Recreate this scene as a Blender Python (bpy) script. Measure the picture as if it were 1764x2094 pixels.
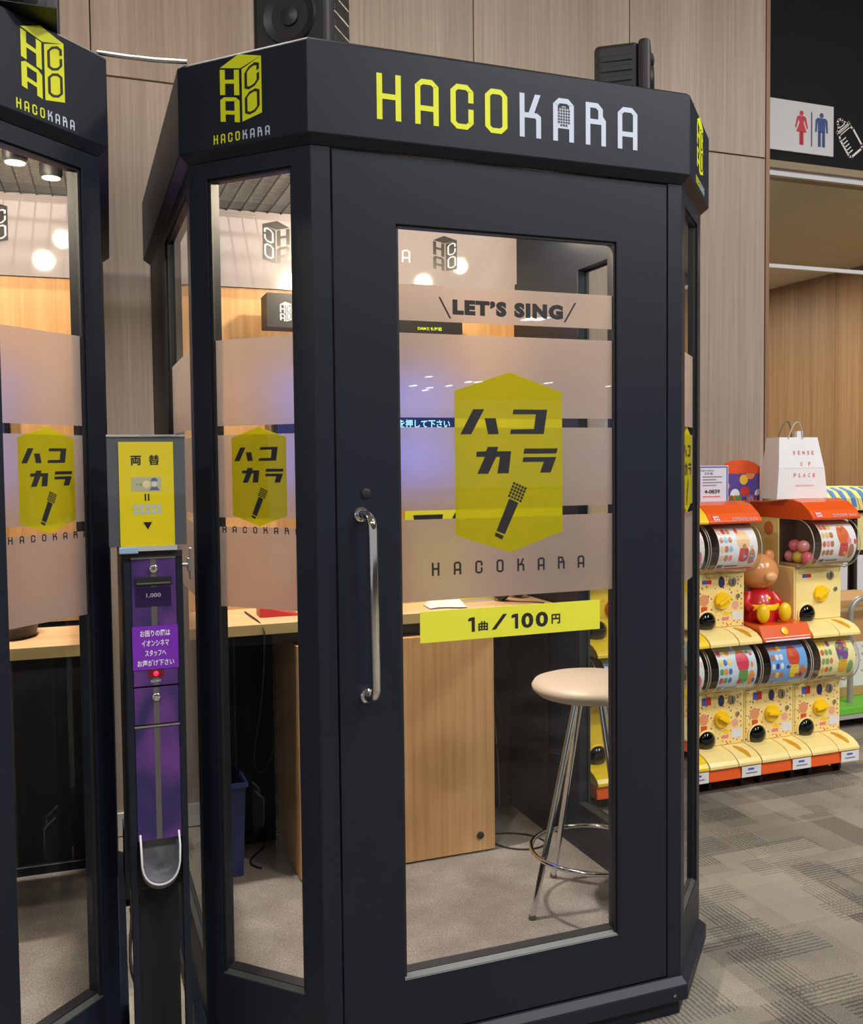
import bpy, bmesh, math, random
from mathutils import Vector, Matrix

for o in list(bpy.data.objects):
    bpy.data.objects.remove(o)
SC = bpy.context.scene
COL = SC.collection
rnd = random.Random(7)

# ------------------------------------------------------------------ camera
CX, CY, CZ = -0.4633, -1.9057, 1.3517
YAW, PITCH, ROLL, FPX, PPX, PPY = 0.36013, -0.04568, -0.010697, 1945.13, 883.96, 1032.79
fw = Vector((math.sin(YAW)*math.cos(PITCH), math.cos(YAW)*math.cos(PITCH), math.sin(PITCH)))
rt = Vector((math.cos(YAW), -math.sin(YAW), 0)); up = rt.cross(fw)
r2 = rt*math.cos(ROLL)+up*math.sin(ROLL); u2 = -rt*math.sin(ROLL)+up*math.cos(ROLL)
cam_data = bpy.data.cameras.new('camera'); cam = bpy.data.objects.new('camera', cam_data); COL.objects.link(cam)
cam_data.sensor_fit = 'HORIZONTAL'; cam_data.sensor_width = 36
cam_data.lens = 36*FPX/1764
cam_data.shift_x = (882-PPX)/1764; cam_data.shift_y = (PPY-1047)/1764
cam_data.clip_start = 0.02; cam_data.clip_end = 200
M = Matrix(((r2.x, u2.x, -fw.x, CX), (r2.y, u2.y, -fw.y, CY), (r2.z, u2.z, -fw.z, CZ), (0, 0, 0, 1)))
cam.matrix_world = M
SC.camera = cam

# ------------------------------------------------------------------ world, exposure, big lights
w = bpy.data.worlds.new('world'); SC.world = w; w.use_nodes = True
bg = w.node_tree.nodes['Background']; bg.inputs[0].default_value = (0.95, 0.97, 1.0, 1); bg.inputs[1].default_value = 0.40
SC.view_settings.view_transform = 'Standard'
try: SC.view_settings.look = 'None'
except Exception: pass
SC.view_settings.exposure = 0.0; SC.view_settings.gamma = 1.0
SC.view_settings.use_curve_mapping = False
SC.cycles.use_denoising = True
SC.cycles.transparent_max_bounces = 32
SC.cycles.max_bounces = 6; SC.cycles.diffuse_bounces = 3; SC.cycles.glossy_bounces = 3; SC.cycles.transmission_bounces = 6
SC.cycles.use_adaptive_sampling = True; SC.cycles.adaptive_threshold = 0.04; SC.cycles.use_light_tree = False
SC.cycles.sample_clamp_indirect = 6

CEIL_Z = 4.4
LIGHT_SPOTS = [(-3.2, -3.6), (-0.6, -3.6), (2.0, -3.6), (4.6, -3.6), (2.0, -1.7), (4.6, -1.7)]
def area_light(name, loc, size, energy, color, rot=(0, 0, 0), sy=None):
    l = bpy.data.lights.new(name, 'AREA'); l.energy = energy; l.color = color
    l.shape = 'RECTANGLE'; l.size = size; l.size_y = sy or size
    o = bpy.data.objects.new(name, l); COL.objects.link(o); o.location = loc; o.rotation_euler = rot
    return o
for i, (x, y) in enumerate(LIGHT_SPOTS):
    area_light('ceiling_lamp_light', (x, y, CEIL_Z-0.06), 0.58, (110, 60, 74, 104, 76, 124)[i], (1.0, 0.98, 0.95))

sl = bpy.data.lights.new('gap_added_light', 'SPOT'); sl.energy = 820; sl.spot_size = math.radians(46); sl.spot_blend = 0.5; sl.color = (1.0, 0.93, 0.84); sl.shadow_soft_size = 0.06  # spot added to brighten the wall in the gap; also casts stool shadows
slo = bpy.data.objects.new('gap_added_light', sl); COL.objects.link(slo); slo.location = (-0.30, 0.74, CEIL_Z-0.03)

# ------------------------------------------------------------------ helpers
def lin(c):
    c = c/255.0
    return c/12.92 if c <= 0.04045 else ((c+0.055)/1.055)**2.4
def rgb(r, g, b): return (lin(r), lin(g), lin(b), 1)

class MB:
    def __init__(s): s.v = []; s.f = []
    def add(s, pts, faces):
        b = len(s.v); s.v += [tuple(p) for p in pts]; s.f += [tuple(b+i for i in f) for f in faces]; return s
    def ngon(s, pts): return s.add(pts, [tuple(range(len(pts)))])
    def box(s, x0, x1, y0, y1, z0, z1):
        p = [(x, y, z) for z in (z0, z1) for y in (y0, y1) for x in (x0, x1)]
        return s.add(p, [(0, 2, 3, 1), (4, 5, 7, 6), (0, 1, 5, 4), (2, 6, 7, 3), (0, 4, 6, 2), (1, 3, 7, 5)])
    def mbox(s, fn, u0, u1, v0, v1, d0, d1):
        p = [fn(u, v, d) for d in (d0, d1) for v in (v0, v1) for u in (u0, u1)]
        return s.add(p, [(0, 2, 3, 1), (4, 5, 7, 6), (0, 1, 5, 4), (2, 6, 7, 3), (0, 4, 6, 2), (1, 3, 7, 5)])
    def prism(s, poly, fn, d0, d1):
        n = len(poly)
        pts = [fn(u, v, d0) for u, v in poly]+[fn(u, v, d1) for u, v in poly]
        fs = [tuple(range(n-1, -1, -1)), tuple(range(n, 2*n))]+[(i, (i+1) % n, n+(i+1) % n, n+i) for i in range(n)]
        return s.add(pts, fs)
    def frame(s, fn, o, i, d0, d1):     # o, i = (u0,u1,v0,v1) outer and inner rectangle
        def R(q, d): return [fn(q[0], q[2], d), fn(q[1], q[2], d), fn(q[1], q[3], d), fn(q[0], q[3], d)]
        pts = R(o, d0)+R(i, d0)+R(o, d1)+R(i, d1); fs = []
        for k in range(4):
            j = (k+1) % 4
            fs += [(k, j, 4+j, 4+k), (8+k, 12+k, 12+j, 8+j), (k, 8+k, 8+j, j), (4+k, 4+j, 12+j, 12+k)]
        return s.add(pts, fs)
    def tube(s, path, r, n=8, closed=False):
        P = [Vector(p) for p in path]; m = len(P); rs = r if isinstance(r, (list, tuple)) else [r]*m
        pts = []; prev = None
        for i in range(m):
            a = P[i-1] if (i > 0 or closed) else P[i]; b = P[(i+1) % m] if (i < m-1 or closed) else P[i]
            t = (b-a).normalized()
            if prev is None:
                h = Vector((0, 0, 1)) if abs(t.z) < 0.9 else Vector((1, 0, 0)); x = t.cross(h).normalized()
            else:
                x = (prev-t*prev.dot(t)).normalized()
            prev = x; y = t.cross(x)
            for k in range(n):
                an = 2*math.pi*k/n; pts.append(P[i]+x*(rs[i]*math.cos(an))+y*(rs[i]*math.sin(an)))
        fs = []
        for i in range(m if closed else m-1):
            j = (i+1) % m
            for k in range(n):
                l = (k+1) % n; fs.append((i*n+k, i*n+l, j*n+l, j*n+k))
        if not closed: fs += [tuple(range(n-1, -1, -1)), tuple(range((m-1)*n, m*n))]
        return s.add(pts, fs)
    def lathe(s, prof, fn=None, n=24):  # prof [(r,h)], fn(x,y,h)
        fn = fn or (lambda x, y, h: (x, y, h)); pts = []; fs = []; m = len(prof)
        for r, h in prof:
            for k in range(n):
                a = 2*math.pi*k/n; pts.append(fn(r*math.cos(a), r*math.sin(a), h))
        for i in range(m-1):
            for k in range(n):
                l = (k+1) % n; fs.append((i*n+k, i*n+l, (i+1)*n+l, (i+1)*n+k))
        fs += [tuple(range(n-1, -1, -1)), tuple(range((m-1)*n, m*n))]
        return s.add(pts, fs)
    def ball(s, c, r, n=16, m=10, sc=(1, 1, 1), a0=0.02, a1=0.98):
        prof = [(r*math.sin(math.pi*(a0+(a1-a0)*i/m)), -r*math.cos(math.pi*(a0+(a1-a0)*i/m))) for i in range(m+1)]
        return s.lathe(prof, lambda x, y, h: (c[0]+x*sc[0], c[1]+y*sc[1], c[2]+h*sc[2]), n)
    def build(s, name, mat, parent=None, smooth=False, bevel=0, seg=2, recalc=True):
        me = bpy.data.meshes.new(name); me.from_pydata(s.v, [], s.f)
        if recalc:
            bm = bmesh.new(); bm.from_mesh(me); bmesh.ops.recalc_face_normals(bm, faces=bm.faces); bm.to_mesh(me); bm.free()
        me.materials.append(mat)
        o = bpy.data.objects.new(name, me); COL.objects.link(o)
        if parent is not None: o.parent = parent
        if smooth: smooth_mesh(me, smooth if isinstance(smooth, (int, float)) and smooth is not True else 40)
        if bevel:
            b = o.modifiers.new('bevel', 'BEVEL'); b.width = bevel; b.segments = seg; b.limit_method = 'ANGLE'; b.angle_limit = math.radians(35)
        return o
def smooth_mesh(me, deg):
    me.polygons.foreach_set('use_smooth', [True]*len(me.polygons))
    try: me.set_sharp_from_angle(angle=math.radians(deg))
    except Exception: pass

def thing(name, label, cat, loc=(0, 0, 0), rotz=0, group=None):
    o = bpy.data.objects.new(name, None); COL.objects.link(o); o.empty_display_size = 0.05
    o.location = loc; o.rotation_euler = (0, 0, rotz); tag(o, label, cat, group); return o
def tag(o, label, cat, group=None):
    o['label'] = label; o['category'] = cat
    if group: o['group'] = group
    return o
def struct(o): o['kind'] = 'structure'; return o
def lab(o, label): o['label'] = label; return o
def copy_tree(o, parent=None):
    c = o.copy(); COL.objects.link(c)
    if parent is not None: c.parent = parent
    for ch in list(o.children): copy_tree(ch, c)
    return c

# ------------------------------------------------------------------ materials
def new_mat(name):
    m = bpy.data.materials.new(name); m.use_nodes = True
    nt = m.node_tree; return m, nt, nt.nodes['Principled BSDF']
def mat(name, col, rough=0.5, metal=0.0, bump=0.0, bscale=200, var=0.0, vscale=6, emit=0, spec=0.5, coat=0.0):
    m, nt, b = new_mat(name)
    b.inputs['Base Color'].default_value = col; b.inputs['Roughness'].default_value = rough; b.inputs['Metallic'].default_value = metal
    b.inputs['Specular IOR Level'].default_value = spec
    if coat: b.inputs['Coat Weight'].default_value = coat; b.inputs['Coat Roughness'].default_value = 0.08
    if emit: b.inputs['Emission Color'].default_value = col; b.inputs['Emission Strength'].default_value = emit
    tc = nt.nodes.new('ShaderNodeTexCoord')
    if var or True:
        n = nt.nodes.new('ShaderNodeTexNoise'); n.inputs['Scale'].default_value = vscale; n.inputs['Detail'].default_value = 1
        nt.links.new(tc.outputs['Object'], n.inputs['Vector'])
        r = nt.nodes.new('ShaderNodeMix'); r.data_type = 'RGBA'
        v = var or 0.03
        r.inputs[6].default_value = tuple(min(1, c*(1-v)) for c in col[:3])+(1,); r.inputs[7].default_value = tuple(min(1, c*(1+v)) for c in col[:3])+(1,)
        nt.links.new(n.outputs['Fac'], r.inputs[0]); nt.links.new(r.outputs[2], b.inputs['Base Color'])
    if bump:
        n2 = nt.nodes.new('ShaderNodeTexNoise'); n2.inputs['Scale'].default_value = bscale; n2.inputs['Detail'].default_value = 2
        nt.links.new(tc.outputs['Object'], n2.inputs['Vector'])
        bp = nt.nodes.new('ShaderNodeBump'); bp.inputs['Strength'].default_value = bump; bp.inputs['Distance'].default_value = 0.002
        nt.links.new(n2.outputs['Fac'], bp.inputs['Height']); nt.links.new(bp.outputs[0], b.inputs['Normal'])
    return m
def math_node(nt, op, a=None, b=None):
    n = nt.nodes.new('ShaderNodeMath'); n.operation = op
    for i, x in enumerate((a, b)):
        if x is None: continue
        if isinstance(x, (int, float)): n.inputs[i].default_value = x
        else: nt.links.new(x, n.inputs[i])
    return n.outputs[0]
def wood(name, c0, c1, c2, fine=70, rough=0.45, horiz=False, bump=0.04):
    m, nt, b = new_mat(name)
    g = nt.nodes.new('ShaderNodeNewGeometry'); mp = nt.nodes.new('ShaderNodeMapping')
    oi = nt.nodes.new('ShaderNodeObjectInfo')
    cmb = nt.nodes.new('ShaderNodeCombineXYZ'); nt.links.new(math_node(nt, 'MULTIPLY', oi.outputs['Random'], 37.0), cmb.inputs[0])
    add = nt.nodes.new('ShaderNodeVectorMath'); add.operation = 'ADD'
    nt.links.new(g.outputs['Position'], add.inputs[0]); nt.links.new(cmb.outputs[0], add.inputs[1])
    mp.inputs['Scale'].default_value = (0.05*fine, fine, fine) if horiz else (fine, fine, 0.018*fine)
    nt.links.new(add.outputs[0], mp.inputs['Vector'])
    n = nt.nodes.new('ShaderNodeTexNoise'); n.inputs['Scale'].default_value = 1.0; n.inputs['Detail'].default_value = 3; n.inputs['Roughness'].default_value = 0.65
    nt.links.new(mp.outputs[0], n.inputs['Vector'])
    mp2 = nt.nodes.new('ShaderNodeMapping'); mp2.inputs['Scale'].default_value = (0.4, 7, 7) if horiz else (7, 7, 0.15)
    nt.links.new(add.outputs[0], mp2.inputs['Vector'])
    n2 = nt.nodes.new('ShaderNodeTexNoise'); n2.inputs['Scale'].default_value = 1.0; n2.inputs['Detail'].default_value = 3
    nt.links.new(mp2.outputs[0], n2.inputs['Vector'])
    f = math_node(nt, 'ADD', math_node(nt, 'MULTIPLY', n.outputs['Fac'], 0.55), math_node(nt, 'MULTIPLY', n2.outputs['Fac'], 0.45))
    cr = nt.nodes.new('ShaderNodeValToRGB'); e = cr.color_ramp.elements
    e[0].position = 0.33; e[0].color = c0; e[1].position = 0.66; e[1].color = c2
    em = e.new(0.5); em.color = c1
    nt.links.new(f, cr.inputs[0]); nt.links.new(cr.outputs[0], b.inputs['Base Color'])
    b.inputs['Roughness'].default_value = rough; b.inputs['Specular IOR Level'].default_value = 0.35
    return m
def glass_mat(name, tint=(0.97, 0.99, 0.985, 1), refl=1.0, ior=1.45, rough=0.0):
    m = bpy.data.materials.new(name); m.use_nodes = True; nt = m.node_tree; nt.nodes.clear()
    out = nt.nodes.new('ShaderNodeOutputMaterial'); mix = nt.nodes.new('ShaderNodeMixShader')
    tr = nt.nodes.new('ShaderNodeBsdfTransparent'); tr.inputs[0].default_value = tint
    gl = nt.nodes.new('ShaderNodeBsdfGlossy'); gl.inputs['Roughness'].default_value = rough; gl.inputs[0].default_value = (1, 1, 1, 1)
    fr = nt.nodes.new('ShaderNodeFresnel'); fr.inputs[0].default_value = ior
    ge = nt.nodes.new('ShaderNodeNewGeometry')   # the far surface of a thin pane must not mirror totally
    front = math_node(nt, 'SUBTRACT', 1.0, ge.outputs['Backfacing'])
    nt.links.new(math_node(nt, 'MULTIPLY', math_node(nt, 'MULTIPLY', fr.outputs[0], refl), front), mix.inputs[0])
    nt.links.new(tr.outputs[0], mix.inputs[1]); nt.links.new(gl.outputs[0], mix.inputs[2]); nt.links.new(mix.outputs[0], out.inputs[0])
    return m
def film_mat(name, col, diff, t_amt, refr_amt, rough=0.55, gloss=0.04):
    # diffusing adhesive film: part reflects diffusely, part passes light diffusely, part passes it blurred
    m = bpy.data.materials.new(name); m.use_nodes = True; nt = m.node_tree; nt.nodes.clear()
    out = nt.nodes.new('ShaderNodeOutputMaterial')
    d = nt.nodes.new('ShaderNodeBsdfDiffuse'); d.inputs[0].default_value = diff
    t = nt.nodes.new('ShaderNodeBsdfTranslucent'); t.inputs[0].default_value = col
    r = nt.nodes.new('ShaderNodeBsdfRefraction'); r.inputs[0].default_value = col; r.inputs['Roughness'].default_value = rough; r.inputs['IOR'].default_value = 1.2
    g = nt.nodes.new('ShaderNodeBsdfGlossy'); g.inputs['Roughness'].default_value = 0.005
    m1 = nt.nodes.new('ShaderNodeMixShader'); m1.inputs[0].default_value = refr_amt
    nt.links.new(t.outputs[0], m1.inputs[1]); nt.links.new(r.outputs[0], m1.inputs[2])
    m2 = nt.nodes.new('ShaderNodeMixShader'); m2.inputs[0].default_value = t_amt
    nt.links.new(d.outputs[0], m2.inputs[1]); nt.links.new(m1.outputs[0], m2.inputs[2])
    m3 = nt.nodes.new('ShaderNodeMixShader'); m3.inputs[0].default_value = gloss
    nt.links.new(m2.outputs[0], m3.inputs[1]); nt.links.new(g.outputs[0], m3.inputs[2]); nt.links.new(m3.outputs[0], out.inputs[0])
    return m
def carpet_mat(name):
    m, nt, b = new_mat(name)
    g = nt.nodes.new('ShaderNodeNewGeometry'); sx = nt.nodes.new('ShaderNodeSeparateXYZ'); nt.links.new(g.outputs['Position'], sx.inputs[0])
    jn = nt.nodes.new('ShaderNodeTexNoise'); jn.inputs['Scale'].default_value = 90; jn.inputs['Detail'].default_value = 3; nt.links.new(g.outputs['Position'], jn.inputs['Vector'])
    js = nt.nodes.new('ShaderNodeSeparateColor'); nt.links.new(jn.outputs['Color'], js.inputs[0])
    X = math_node(nt, 'ADD', sx.outputs[0], math_node(nt, 'MULTIPLY', math_node(nt, 'SUBTRACT', js.outputs[0], 0.5), 0.010))
    Y = math_node(nt, 'ADD', sx.outputs[1], math_node(nt, 'MULTIPLY', math_node(nt, 'SUBTRACT', js.outputs[1], 0.5), 0.010))
    def cells(sxx, syy, ox, oy):
        c = nt.nodes.new('ShaderNodeCombineXYZ')
        row = math_node(nt, 'FLOOR', math_node(nt, 'MULTIPLY', math_node(nt, 'ADD', Y, oy), syy))
        sh = math_node(nt, 'MULTIPLY', math_node(nt, 'FRACT', math_node(nt, 'MULTIPLY', row, 0.37)), 1.0)
        nt.links.new(math_node(nt, 'FLOOR', math_node(nt, 'ADD', math_node(nt, 'MULTIPLY', math_node(nt, 'ADD', X, ox), sxx), sh)), c.inputs[0])
        nt.links.new(row, c.inputs[1]); c.inputs[2].default_value = ox
        wn = nt.nodes.new('ShaderNodeTexWhiteNoise'); wn.noise_dimensions = '3D'; nt.links.new(c.outputs[0], wn.inputs['Vector'])
        return wn.outputs['Value']
    a = cells(1/0.13, 1/0.34, 3.1, 5.2); bb = cells(1/0.40, 1/0.12, 7.7, 1.3); cc = cells(1/0.13, 1/0.24, 1.9, 9.4); dd_ = cells(1/0.22, 1/0.11, 4.3, 2.2)
    base = math_node(nt, 'ADD', math_node(nt, 'ADD', math_node(nt, 'MULTIPLY', a, 0.30), math_node(nt, 'MULTIPLY', bb, 0.36)), 0.22)
    def stripes(ax, sel, thr):
        s = math_node(nt, 'SINE', math_node(nt, 'MULTIPLY', ax, 2*math.pi/0.0145))
        return math_node(nt, 'MULTIPLY', math_node(nt, 'GREATER_THAN', s, 0.25), math_node(nt, 'GREATER_THAN', sel, thr))
    st = math_node(nt, 'MAXIMUM', stripes(X, cc, 0.74), stripes(Y, dd_, 0.76))
    ns = nt.nodes.new('ShaderNodeTexNoise'); ns.inputs['Scale'].default_value = 260; ns.inputs['Detail'].default_value = 2
    nt.links.new(g.outputs['Position'], ns.inputs['Vector'])
    big = nt.nodes.new('ShaderNodeTexNoise'); big.inputs['Scale'].default_value = 1.6; nt.links.new(g.outputs['Position'], big.inputs['Vector'])
    f = math_node(nt, 'SUBTRACT', base, math_node(nt, 'MULTIPLY', st, 0.30))
    f = math_node(nt, 'ADD', f, math_node(nt, 'MULTIPLY', math_node(nt, 'SUBTRACT', ns.outputs['Fac'], 0.5), 0.9))
    f = math_node(nt, 'ADD', f, math_node(nt, 'MULTIPLY', math_node(nt, 'SUBTRACT', big.outputs['Fac'], 0.5), 0.5))
    cr = nt.nodes.new('ShaderNodeValToRGB'); e = cr.color_ramp.elements
    e[0].position = 0.0; e[0].color = rgb(80, 77, 74); e[1].position = 0.95; e[1].color = rgb(166, 158, 145)
    k = e.new(0.32); k.color = rgb(116, 110, 101); k2 = e.new(0.6); k2.color = rgb(144, 137, 125)
    nt.links.new(f, cr.inputs[0]); nt.links.new(cr.outputs[0], b.inputs['Base Color']); b.inputs['Roughness'].default_value = 0.95; b.inputs['Specular IOR Level'].default_value = 0.1
    bp = nt.nodes.new('ShaderNodeBump'); bp.inputs['Strength'].default_value = 0.4; bp.inputs['Distance'].default_value = 0.004
    nt.links.new(ns.outputs['Fac'], bp.inputs['Height']); nt.links.new(bp.outputs[0], b.inputs['Normal'])
    return m
def shag_mat(name, dark, mid, light):
    m, nt, b = new_mat(name)
    tc = nt.nodes.new('ShaderNodeNewGeometry')
    n = nt.nodes.new('ShaderNodeTexNoise'); n.inputs['Scale'].default_value = 230; n.inputs['Detail'].default_value = 3
    n2 = nt.nodes.new('ShaderNodeTexNoise'); n2.inputs['Scale'].default_value = 7; n2.inputs['Detail'].default_value = 3
    for q in (n, n2): nt.links.new(tc.outputs['Position'], q.inputs['Vector'])
    f = math_node(nt, 'ADD', math_node(nt, 'MULTIPLY', n.outputs['Fac'], 0.6), math_node(nt, 'MULTIPLY', n2.outputs['Fac'], 0.4))
    cr = nt.nodes.new('ShaderNodeValToRGB'); e = cr.color_ramp.elements
    e[0].position = 0.35; e[0].color = dark; e[1].position = 0.65; e[1].color = light; k = e.new(0.5); k.color = mid
    nt.links.new(f, cr.inputs[0]); nt.links.new(cr.outputs[0], b.inputs['Base Color']); b.inputs['Roughness'].default_value = 1; b.inputs['Specular IOR Level'].default_value = 0.05
    bp = nt.nodes.new('ShaderNodeBump'); bp.inputs['Strength'].default_value = 0.8; bp.inputs['Distance'].default_value = 0.006
    nt.links.new(n.outputs['Fac'], bp.inputs['Height']); nt.links.new(bp.outputs[0], b.inputs['Normal'])
    return m
def print_mat(name, ground, cols, scale, thr, seed, rough=0.3, stretch=(1, 1, 1)):
    # printed sheet: rounded coloured patches on a ground colour (flat print)
    m, nt, b = new_mat(name)
    tc = nt.nodes.new('ShaderNodeTexCoord'); mp = nt.nodes.new('ShaderNodeMapping')
    mp.inputs['Location'].default_value = (seed*1.37, seed*0.73, seed*2.11); mp.inputs['Scale'].default_value = stretch
    nt.links.new(tc.outputs['Object'], mp.inputs['Vector'])
    vo = nt.nodes.new('ShaderNodeTexVoronoi'); vo.inputs['Scale'].default_value = scale; vo.inputs['Randomness'].default_value = 0.75
    nt.links.new(mp.outputs[0], vo.inputs['Vector'])
    sc_ = nt.nodes.new('ShaderNodeSeparateColor'); nt.links.new(vo.outputs['Color'], sc_.inputs[0])
    cr = nt.nodes.new('ShaderNodeValToRGB'); cr.color_ramp.interpolation = 'CONSTANT'; e = cr.color_ramp.elements
    n = len(cols); e[0].position = 0; e[0].color = cols[0]; e[1].position = 1.0/n; e[1].color = cols[1 % n]
    for i in range(2, n): q = e.new(i/n); q.color = cols[i]
    nt.links.new(sc_.outputs[0], cr.inputs[0])
    mx = nt.nodes.new('ShaderNodeMix'); mx.data_type = 'RGBA'; mx.inputs[7].default_value = ground
    nt.links.new(math_node(nt, 'GREATER_THAN', vo.outputs['Distance'], thr), mx.inputs[0]); nt.links.new(cr.outputs[0], mx.inputs[6])
    nt.links.new(mx.outputs[2], b.inputs['Base Color']); b.inputs['Roughness'].default_value = rough
    return m
def swirl_mat(name):
    m, nt, b = new_mat(name)
    tc = nt.nodes.new('ShaderNodeTexCoord'); mp = nt.nodes.new('ShaderNodeMapping'); mp.inputs['Scale'].default_value = (9, 9, 5); mp.inputs['Rotation'].default_value = (0, 0.6, 0)
    n = nt.nodes.new('ShaderNodeTexNoise'); n.inputs['Scale'].default_value = 1.0; n.inputs['Detail'].default_value = 1; n.inputs['Distortion'].default_value = 1.2
    nt.links.new(tc.outputs['Object'], mp.inputs['Vector']); nt.links.new(mp.outputs[0], n.inputs['Vector'])
    cr = nt.nodes.new('ShaderNodeValToRGB'); e = cr.color_ramp.elements
    e[0].position = 0.38; e[0].color = rgb(48, 40, 92); e[1].position = 0.62; e[1].color = rgb(98, 56, 128)
    nt.links.new(n.outputs['Fac'], cr.inputs[0]); nt.links.new(cr.outputs[0], b.inputs['Base Color']); b.inputs['Roughness'].default_value = 0.3
    return m

BLACK = mat('booth_black_paint', rgb(22, 29, 41), 0.45, var=0.10, vscale=3, spec=0.32)
BLACK_IN = mat('booth_inside_black', rgb(17, 17, 19), 0.6)
BLACK_P = mat('black_plastic', rgb(28, 29, 31), 0.5)
BLACK_MATT = mat('black_matt', rgb(17, 17, 18), 0.7)
GREY_LIT = mat('lit_grey_bead', rgb(74, 76, 74), 0.4, metal=0.2)
CHROME = mat('chrome', rgb(225, 225, 225), 0.08, metal=1.0)
STEEL = mat('brushed_steel', rgb(190, 190, 190), 0.25, metal=1.0)
GLASS = glass_mat('window_glass')
GLASS_CLEAR = glass_mat('clear_plastic', (0.93, 0.94, 0.93, 1), 1.0, 1.45)
GLASS_DARK = glass_mat('smoked_dome', (0.13, 0.13, 0.14, 1), 1.3, 1.5)
FROST = film_mat('frosted_film', (0.98, 0.90, 0.85, 1), (0.36, 0.34, 0.33, 1), 0.82, 0.70, 0.48)
HEXY = film_mat('yellow_hexagon_film', rgb(255, 250, 40), rgb(206, 206, 50), 0.68, 0.6, 0.5)
YEL = mat('sticker_yellow', rgb(226, 226, 60), 0.45)
YELH = mat('letter_yellow', rgb(224, 230, 20), 0.45)
WHITE_L = mat('letter_pale_blue', rgb(198, 210, 232), 0.45)
INK = mat('ink_black', rgb(30, 29, 33), 0.5)
WALLWOOD = wood('wall_laminate', rgb(150, 132, 118), rgb(167, 150, 136), rgb(184, 168, 155))
CORRWOOD = wood('corridor_laminate', rgb(140, 107, 70), rgb(158, 124, 86), rgb(174, 141, 103), fine=50)
DESKWOOD = wood('desk_wood', rgb(192, 142, 92), rgb(212, 162, 110), rgb(226, 180, 130), fine=60)
BACKWOOD = wood('booth_back_wood', rgb(196, 142, 88), rgb(212, 160, 104), rgb(226, 178, 124), fine=60)
DESKTOP = wood('desk_top_wood', rgb(206, 158, 110), rgb(220, 174, 126), rgb(230, 190, 144), fine=50, horiz=True)
DESKEDGE = mat('desk_edge_band', rgb(196, 172, 122), 0.5, var=0.08, vscale=30)
WHITEPANEL = mat('white_gloss_panel', rgb(160, 150, 150), 0.07, spec=0.6)
PANEL_INK = mat('panel_white_letters', rgb(245, 242, 236), 0.3)
CARPET = carpet_mat('mall_carpet')
SHAG = shag_mat('booth_shag_carpet', rgb(112, 101, 95), rgb(135, 125, 119), rgb(162, 153, 147))
CEILM = mat('ceiling_paint', rgb(196, 184, 164), 0.9)
PURPLE = swirl_mat('purple_swirl_print')

# ------------------------------------------------------------------ lettering
def mapfn(org, ux, uz, nrm):
    org, ux, uz, nrm = Vector(org), Vector(ux), Vector(uz), Vector(nrm)
    return lambda u, v, d=0.0: org+ux*u+uz*v+nrm*d
def text_polys(s, bold=0.0, spacing=1.0):
    cu = bpy.data.curves.new('t', 'FONT'); cu.body = s; cu.size = 1; cu.offset = bold; cu.space_character = spacing; cu.resolution_u = 3
    cu.align_x = 'LEFT'
    ob = bpy.data.objects.new('t', cu); COL.objects.link(ob)
    dg = bpy.context.evaluated_depsgraph_get(); me = bpy.data.meshes.new_from_object(ob.evaluated_get(dg))
    V = [(v.co.x, v.co.y) for v in me.vertices]; F = [tuple(p.vertices) for p in me.polygons]
    bpy.data.objects.remove(ob); bpy.data.curves.remove(cu); bpy.data.meshes.remove(me)
    return V, F
def text(name, s, material, parent, fn, u0, u1, v0, v1, bold=0.0, spacing=1.0, keep=False, d=0.0, build=True, mb=None):
    V, F = text_polys(s, bold, spacing)
    if not V: return None
    xs = [p[0] for p in V]; ys = [p[1] for p in V]; a, b, c, e = min(xs), max(xs), min(ys), max(ys)
    su, sv = (u1-u0)/(b-a), (v1-v0)/(e-c)
    if keep:
        k = min(abs(su), abs(sv)); mu, mv = (u0+u1)/2, (v0+v1)/2
        P = [fn(mu+(p[0]-(a+b)/2)*k*(1 if su > 0 else -1), mv+(p[1]-(c+e)/2)*k, d) for p in V]
    else:
        P = [fn(u0+(p[0]-a)*su, v0+(p[1]-c)*sv, d) for p in V]
    m = mb or MB(); m.add(P, F)
    return m.build(name, material, parent, recalc=False) if build else m

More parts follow.
